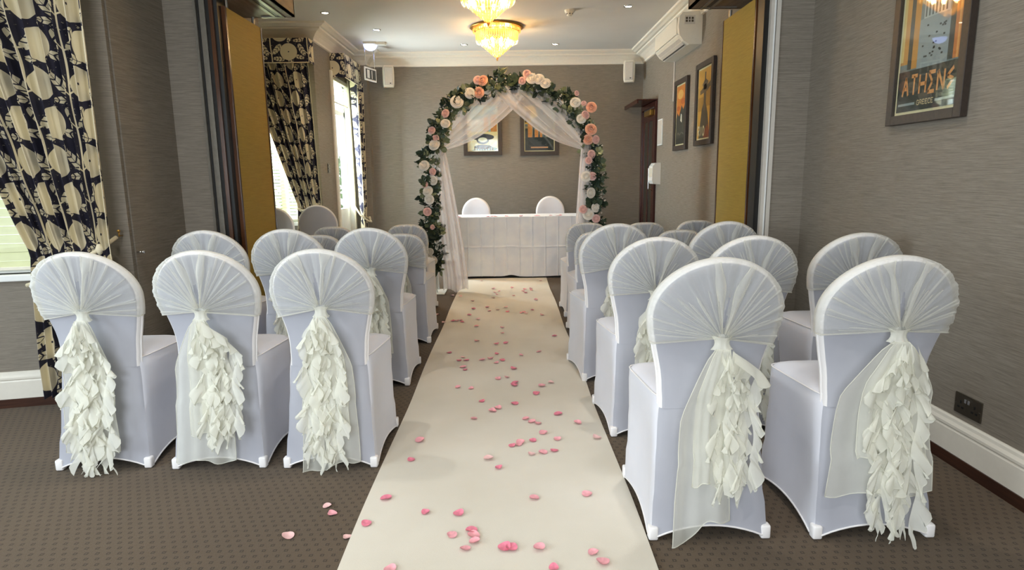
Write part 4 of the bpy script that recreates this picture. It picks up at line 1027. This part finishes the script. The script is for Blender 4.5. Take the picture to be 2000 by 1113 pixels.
mount_=[('e0873c',[rect(0,1,.45,1)]),('f0b868',[ellp(.4,.85,.3,.08)]),('c96a30',[ellp(.7,.72,.25,.05),ellp(.2,.62,.2,.04)]),('4a4640',[[(0,0),(1,0),(1,.72),(.75,.58),(.55,.66),(.3,.48),(.12,.55),(0,.45)]]),('e8e2d6',[[(.45,.40),(.62,.36),(.60,.50),(.5,.52)]]),('7a7468',stroke([(.12,.16),(.25,.2),(.4,.15),(.6,.2),(.85,.16)],.015)),('38352f',[rect(0,1,0,.1)])]
picture((XR-.004,6.73,1.475),-PI/2,.48,.735,.05,'framed poster of an orange sky over dark mountains, left of the RIO poster',mount_,.015,'frame')
lake=[('8fb0b4',[rect(0,1,0,1)]),('c9813f',[rect(.55,.7,.42,.75),rect(.78,1,.38,.8)]),('d9d6cf',[rect(.0,.55,.42,.7)]),('e5d6a0',[rect(0,1,.12,.42)]),('f1ead0',[[(0,.30),(.35,.26),(.3,.05),(.1,0),(0,0)],[(1,.34),(.68,.28),(.75,.1),(1,.05)]]),('3a3f4c',[ellp(.5,.30,.40,.075),ellp(.5,.08,.3,.05)]),('3a3f4c',[ellp(.5,.24,.22,.10)]),('dfe0cc',[ellp(.5,.24,.16,.055)]),('7b5a44',[rect(.2+.09*i,.23+.09*i,0,.07) for i in range(8)]),('e8d59a',[ellp(.08+.08*i,.20,.02,.008) for i in range(3)])]
picture((-.333,8.716,1.515),0,.53,.73,.055,'framed print of an oval pool on the back wall, left one through the arch',lake,.012,'frame')
city=[('5d6f78',[rect(0,1,0,1)]),('e2b64c',[[(0,.62),(.45,.78),(.3,1),(0,1)],rect(.0,.2,.6,.9)]),('9a927c',[rect(0,1,.36,.55)]),('c98546',[rect(.1,.25,.30,.62),rect(.34,.46,.30,.48),rect(.52,.60,.3,.46)]),('343b40',[rect(.27,.33,.3,.62),rect(.47,.51,.3,.6),rect(.64,.7,.3,.55),rect(.78,1,.2,.5)]),('8f8a70',[rect(.72,.78,.3,.52)]),('23292e',[rect(0,1,0,.30)]),('30383c',[rect(0,.1,.1,.5)]),('d99c74',[rect(.2,.8,.055,.085)])]
picture((.45,8.716,1.505),0,.53,.73,.055,'framed dusk city skyline print on the back wall, right one through the arch',city,.012,'frame')

# ------------------------------------------------------------------ wall and ceiling fittings
def speaker(x,z,rz,label):
    e=empty('wall_speaker',(x,8.60,z),rz,label,'speaker')
    e.scale=(1.15,1.0,1.15); b=MB()
    def fn(u,v):
        a=u*2*PI; c,s_=cos(a),sin(a); sx=abs(c)**(.35)*(1 if c>0 else -1); sy=abs(s_)**(.35)*(1 if s_>0 else -1)
        k=.86+.14*sin(PI*min(1,max(0,v)))**.3
        return (sx*.068*k,sy*.055*k,-.12+.24*v)
    b.grid(fn,28,10,True); b.poly([fn(i/28,1) for i in range(28)]); b.poly([fn(i/28,0) for i in range(28)][::-1]); b.build('cabinet',M['plastic'],e,True)
    MB().box(-.048,.048,-.064,-.050,-.10,.10,.008).build('grille',M['greyplastic'],e)
    MB().box(.010,.026,-.067,-.063,-.085,-.075).build('badge',M['dark'],e)
    MB().tube([(0,.04,0),(0,.118,0)],.014).box(-.03,.03,.108,.118,-.04,.04).build('bracket',M['plastic'],e)
speaker(-1.575,2.56,.25,'white wall speaker on the back wall, left of the arch')
speaker(1.655,2.585,-.25,'white wall speaker on the back wall, right of the arch')
# air conditioner on the right wall (local x towards camera, -y into the room)
e=empty('air_conditioner',(XR,6.62,2.44),-PI/2,'cream wall-mounted air conditioner above the right wall posters','air conditioner')
hw=.47; prof=[(0,.0),(-.12,.0),(-.175,.035),(-.215,.085),(-.225,.16),(-.218,.25),(-.19,.29),(0,.30)]
b=MB(); n=len(prof); vs=[(sx*hw,y,z) for sx in (-1,1) for y,z in prof]; b.add(vs,[(i,i+1,n+i+1,n+i) for i in range(n-1)]+[tuple(range(n)),tuple(range(n,2*n))[::-1]]); o=b.build('casing',M['plastic'],e)
MB().box(-hw+.02,hw-.06,-.232,-.222,.10,.255,.003).build('front_panel',M['plastic'],e)
b=MB(); b.grid(lambda u,v:(lerp(-hw+.05,hw-.07,u),lerp(-.130,-.205,v),lerp(.002,.065,v)-.004),1,2); b.build('outlet',M['greyplastic'],e)
MB().box(-hw+.06,hw-.08,-.152,-.146,.002,.012).build('louvre',M['dark'],e)
MB().box(hw,hw+.001,-.17,-.07,.18,.26).build('label_sticker',M['greyplastic'],e)
b=MB()
for i,(a,c) in enumerate(((.20,.25),(.225,.25))): b.box(hw+.0011,hw+.0014,-.16,-.14,a,a+.02).box(hw+.0011,hw+.0014,-.13,-.115,a,a+.02).box(hw+.0011,hw+.0014,-.105,-.085,a,a+.02)
b.build('sticker_print',M['bronze'],e)
MB().lathe([(0,0),(.009,0),(.009,.006),(0,.006)],12).build('indicator',M['upvc'],e).location=(hw-.03,-.228,.09)
MB().tube([(-hw+.01,-.008,.02),(-hw+.01,-.008,-.42)],.009).build('drain_pipe',M['greyplastic'],e)
# door on the right wall by the back corner (local x towards camera)
e=empty('door_1',(XR,8.26,0),-PI/2,kind='structure')
MB().box(-.40,-.34,-.03,.0,0,2.06,.003).box(.36,.42,-.03,0,0,2.06,.003).box(-.40,.42,-.03,0,2.06,2.12,.003).build('door_frame',M['mahogany'],e)
lf=MB().box(-.34,-.22,-.018,-.002,.01,2.05,.002).box(.24,.36,-.018,-.002,.01,2.05,.002).box(-.22,.24,-.018,-.002,.01,.25).box(-.22,.24,-.018,-.002,1.9,2.05).box(-.02,.04,-.018,-.002,.25,1.9); lf.build('door_leaf',M['mahogany'],e)
MB().box(-.22,-.02,-.010,-.003,.25,1.9).build('door_panel',M['bronze'],e); MB().box(.04,.24,-.010,-.003,.25,1.9).build('door_panel',M['bronze'],e)
MB().tube([(.29,-.018,1.02),(.29,-.065,1.04),(.29,-.065,1.30),(.29,-.018,1.32)],.010).build('door_handle',M['chrome'],e)
MB().box(-.05,.28,-.065,-.018,1.96,2.03,.006).build('door_closer',M['brass'],e)
MB().box(-.40,.42,-.26,-.002,2.125,2.14,.002).box(-.40,.42,-.26,-.24,2.09,2.125,.002).build('door_hood',M['mahogany'],e)
# sheet notice and white dispenser
e=empty('wall_notice',(XR,7.66,1.57),-PI/2,'white framed notice sheet on the right wall beside the dark door','notice')
MB().box(-.11,.11,-.012,0,0,.31,.002).build('notice_frame',M['upvc'],e); MB().box(-.095,.095,-.0135,-.012,.015,.295).build('notice_sheet',M['greyplastic'],e)
e=empty('wall_dispenser',(XR,7.70,1.10),-PI/2,'white plastic dispenser box on the right wall by the door','dispenser')
b=MB(); pr=[(0,0),(-.09,.01),(-.105,.05),(-.10,.22),(-.07,.26),(0,.265)]; n=len(pr); b.add([(sx*.10,y,z) for sx in (-1,1) for y,z in pr],[(i,i+1,n+i+1,n+i) for i in range(n-1)]+[tuple(range(n)),tuple(range(n,2*n))[::-1]]); b.build('dispenser_cover',M['upvc'],e)
MB().box(-.08,.08,-.108,-.10,.09,.20,.003).build('dispenser_front',M['plastic'],e)
# sockets and switch
e=empty('wall_socket',(XR,2.37,.225),-PI/2,'brushed dark double power socket above the right skirting','socket')
MB().box(-.073,.073,-.006,0,0,.086,.002).build('face_plate',M['bronze'],e)
for sx in (-.038,.038):
    for dx_,dz_,w_,h_ in ((0,.050,.004,.010),(-.011,.028,.008,.005),(.011,.028,.008,.005)): MB().box(sx+dx_-w_/2-.002,sx+dx_+w_/2+.002,-.0068,-.006,dz_-h_/2,dz_+h_/2+.003).build('pin_slot',M['dark'],e)
for sx in (-.009,.009): MB().box(sx-.006,sx+.006,-.011,-.006,.055,.072,.001).build('rocker',M['chrome'],e)
for sx in (-.065,.065): MB().lathe([(0,0),(.003,0),(.003,.001),(0,.001)],8).build('screw',M['chrome'],e).location=(sx,-.0068,.043)
e=empty('light_switch',(XL,7.36,1.29),PI/2,'small bronze switch plate with buttons between the two far left windows','switch')
MB().box(-.043,.043,-.006,0,0,.11,.002).build('face_plate',M['bronze'],e)
for q in range(3): MB().box(-.022,.022,-.012,-.006,.012+.032*q,.034+.032*q,.002).build('button',M['track'],e)
# wall hooks right of the first window
e=empty('wall_hook',(XL+.0,3.47,.83),PI/2,'small metal knob on the dark side wall right of the nearest curtain','hook')
MB().tube([(0,0,0),(0,-.03,0)],.005).lathe([(0,-.01),(.011,-.006),(.011,.006),(0,.01)],10,(0,-.034,0)).build('knob',M['chrome'],e,True)
# ceiling downlights
DL=[(-1.80,6.54,'left, nearest the camera'),(-1.44,7.28,'left, second from the camera'),(-.52,8.13,'back row, left of the chandelier'),(.63,8.17,'back row, right of the chandelier'),(1.22,6.44,'right, nearest the air conditioner')]
rim=MB().lathe([(.032,-.001),(.034,-.006),(.047,-.005),(.050,0),(.050,.002)],24).mesh('downlight_rim',M['chrome'],True)
lampm=MB().lathe([(0,-.002),(.033,-.002),(.033,0)],20).mesh('downlight_lamp',M['spot'],True)
for x,y,t in DL:
    e=empty('ceiling_downlight',(x,y,HC),0,'small round ceiling downlight at '+t,'downlight',group='ceiling downlights')
    link('rim',rim,e); link('lamp',lampm,e)
    l=bpy.data.lights.new('downlight_beam','SPOT'); l.energy=16; l.color=(1,.86,.66); l.spot_size=1.7; l.spot_blend=.8; l.shadow_soft_size=.03
    o=bpy.data.objects.new('downlight_beam',l); COL.objects.link(o); o.parent=e; o.location=(0,0,-.012)
e=empty('smoke_detector',(.65,6.56,HC),0,'white round smoke detector on the ceiling right of the chandeliers','smoke detector')
MB().lathe([(0,-.058),(.022,-.056),(.03,-.045),(.032,-.03),(.045,-.026),(.052,-.012),(.052,0)],24).build('detector_body',M['plastic'],e,True)
for q in range(6): MB().box(-.006,.006,-.034,-.030,-.042,-.034).build('vent_slot',M['dark'],e).rotation_euler=(0,0,q*PI/3)
e=empty('emergency_light',(-1.60,7.95,HC),0,'clear domed emergency light glowing blue on the ceiling near the left corner','emergency light')
MB().box(-.02,.13,-.05,.05,-.03,0,.004).build('light_base',M['plastic'],e)
b=MB(); b.grid(lambda u,v:(-.06+.085*cos(u*2*PI)*cos(v*PI/2),.06*sin(u*2*PI)*cos(v*PI/2),-.02-.075*sin(v*PI/2)),20,8,True); b.build('dome',M['emlamp'],e,True)
MB().tube([(-.06,-.08,-.02),(-.06,.08,-.02)],.006).box(-.135,.015,-.075,.075,-.025,0,.004).build('lamp_bracket',M['plastic'],e)
e=empty('exit_sign',(-1.72,8.16,2.44),1.25,'small hanging exit sign seen nearly edge-on near the left back corner','sign')
MB().box(-.14,.14,-.006,.006,0,.16,.002).build('sign_plate',M['upvc'],e)
MB().box(-.12,.12,-.0075,-.006,.02,.14).build('sign_face',cm('4b4f50'),e)
MB().box(-.09,-.03,-.0085,-.0075,.03,.13).box(.02,.035,-.0085,-.0075,.03,.13).build('sign_mark',M['upvc'],e)
for sx in (-.11,.11): MB().tube([(sx,0,.16),(sx,0,.418)],.0035,6).build('hanger_rod',M['chrome'],e)

# ------------------------------------------------------------------ chandeliers
def chandelier(x,y,label,src=None):
    e=empty('crystal_chandelier',(x,y,HC),0,label,'chandelier',group='crystal chandeliers')
    MB().lathe([(0,0),(.27,0),(.295,-.006),(.30,-.016),(.285,-.026),(.262,-.022),(.25,-.028),(0,-.028)],48).build('ceiling_plate',M['brass'],e,True)
    MB().lathe([(.225,-.05),(.232,-.056),(.225,-.062),(.218,-.056),(.225,-.05)],40).lathe([(.175,-.15),(.18,-.155),(.175,-.16),(.17,-.155),(.175,-.15)],40).lathe([(.10,-.225),(.104,-.229),(.10,-.233),(.096,-.229),(.10,-.225)],30).build('ring_frame',M['brass'],e,True)
    def tier(name,r,z,L,W,n,tilt=0,off=0):
        b=MB()
        for k in range(n):
            a=2*PI*(k+off)/n; c=Vector((r*cos(a),r*sin(a),z)); d=Vector((-cos(a)*tilt,-sin(a)*tilt,-1)).normalized(); t=Vector((-sin(a),cos(a),0)); q=d.cross(t)
            ring=[c+d*L*.28+t*W*cos(j*PI/2)+q*W*sin(j*PI/2) for j in range(4)]
            b.add([c]+ring+[c+d*L],[(0,1+j,1+(j+1)%4) for j in range(4)]+[(5,1+(j+1)%4,1+j) for j in range(4)])
        o=b.build(name,M['crystal'],e); o['kind']='stuff'
    tier('upper_prism',.262,-.028,.045,.007,56)
    tier('outer_prism',.232,-.055,.115,.008,60)
    tier('outer_prism',.222,-.075,.11,.008,54,0,.5)
    for i,(r,z,n) in enumerate(((.205,-.145,46),(.170,-.175,38),(.135,-.205,32),(.100,-.235,26),(.066,-.262,18),(.034,-.288,10))): tier('cone_prism',r,z,.075,.0075,n,.55,.5*(i%2))
    tier('cone_prism',.006,-.315,.055,.010,4,0)
    bm=MB().lathe([(0,-.025),(.012,-.02),(.018,0),(.012,.02),(0,.028)],10).mesh('bulb',M['bulb'],True)
    for k in range(10):
        o=link('bulb',bm,e); a=2*PI*k/10; o.location=(.15*cos(a),.15*sin(a),-.165)
    return e
chandelier(-.094,7.2,'far crystal chandelier, amber glass prisms below a brass ceiling plate')
chandelier(-.145,5.62,'nearer crystal chandelier, glowing cone cut off by the top of the picture')
# unseen front room ceiling lamps, added to raise the overall brightness
for i,(x,y) in enumerate(((-1.4,.6),(.8,.6),(-1.4,2.6),(.8,2.6))):
    e=empty('ceiling_downlight',(x,y,HC),0,'added unseen ceiling lamp brightening the front room from above the picture, '+('rear left','rear right','front left','front right')[i],'downlight',group='added front room downlights')
    link('rim',rim,e); link('lamp',lampm,e)
    l=bpy.data.lights.new('downlight_beam','SPOT'); l.energy=34; l.color=(1,.96,.90); l.spot_size=2.3; l.spot_blend=.9; l.shadow_soft_size=.06
    o=bpy.data.objects.new('downlight_beam',l); COL.objects.link(o); o.parent=e; o.location=(0,0,-.012)
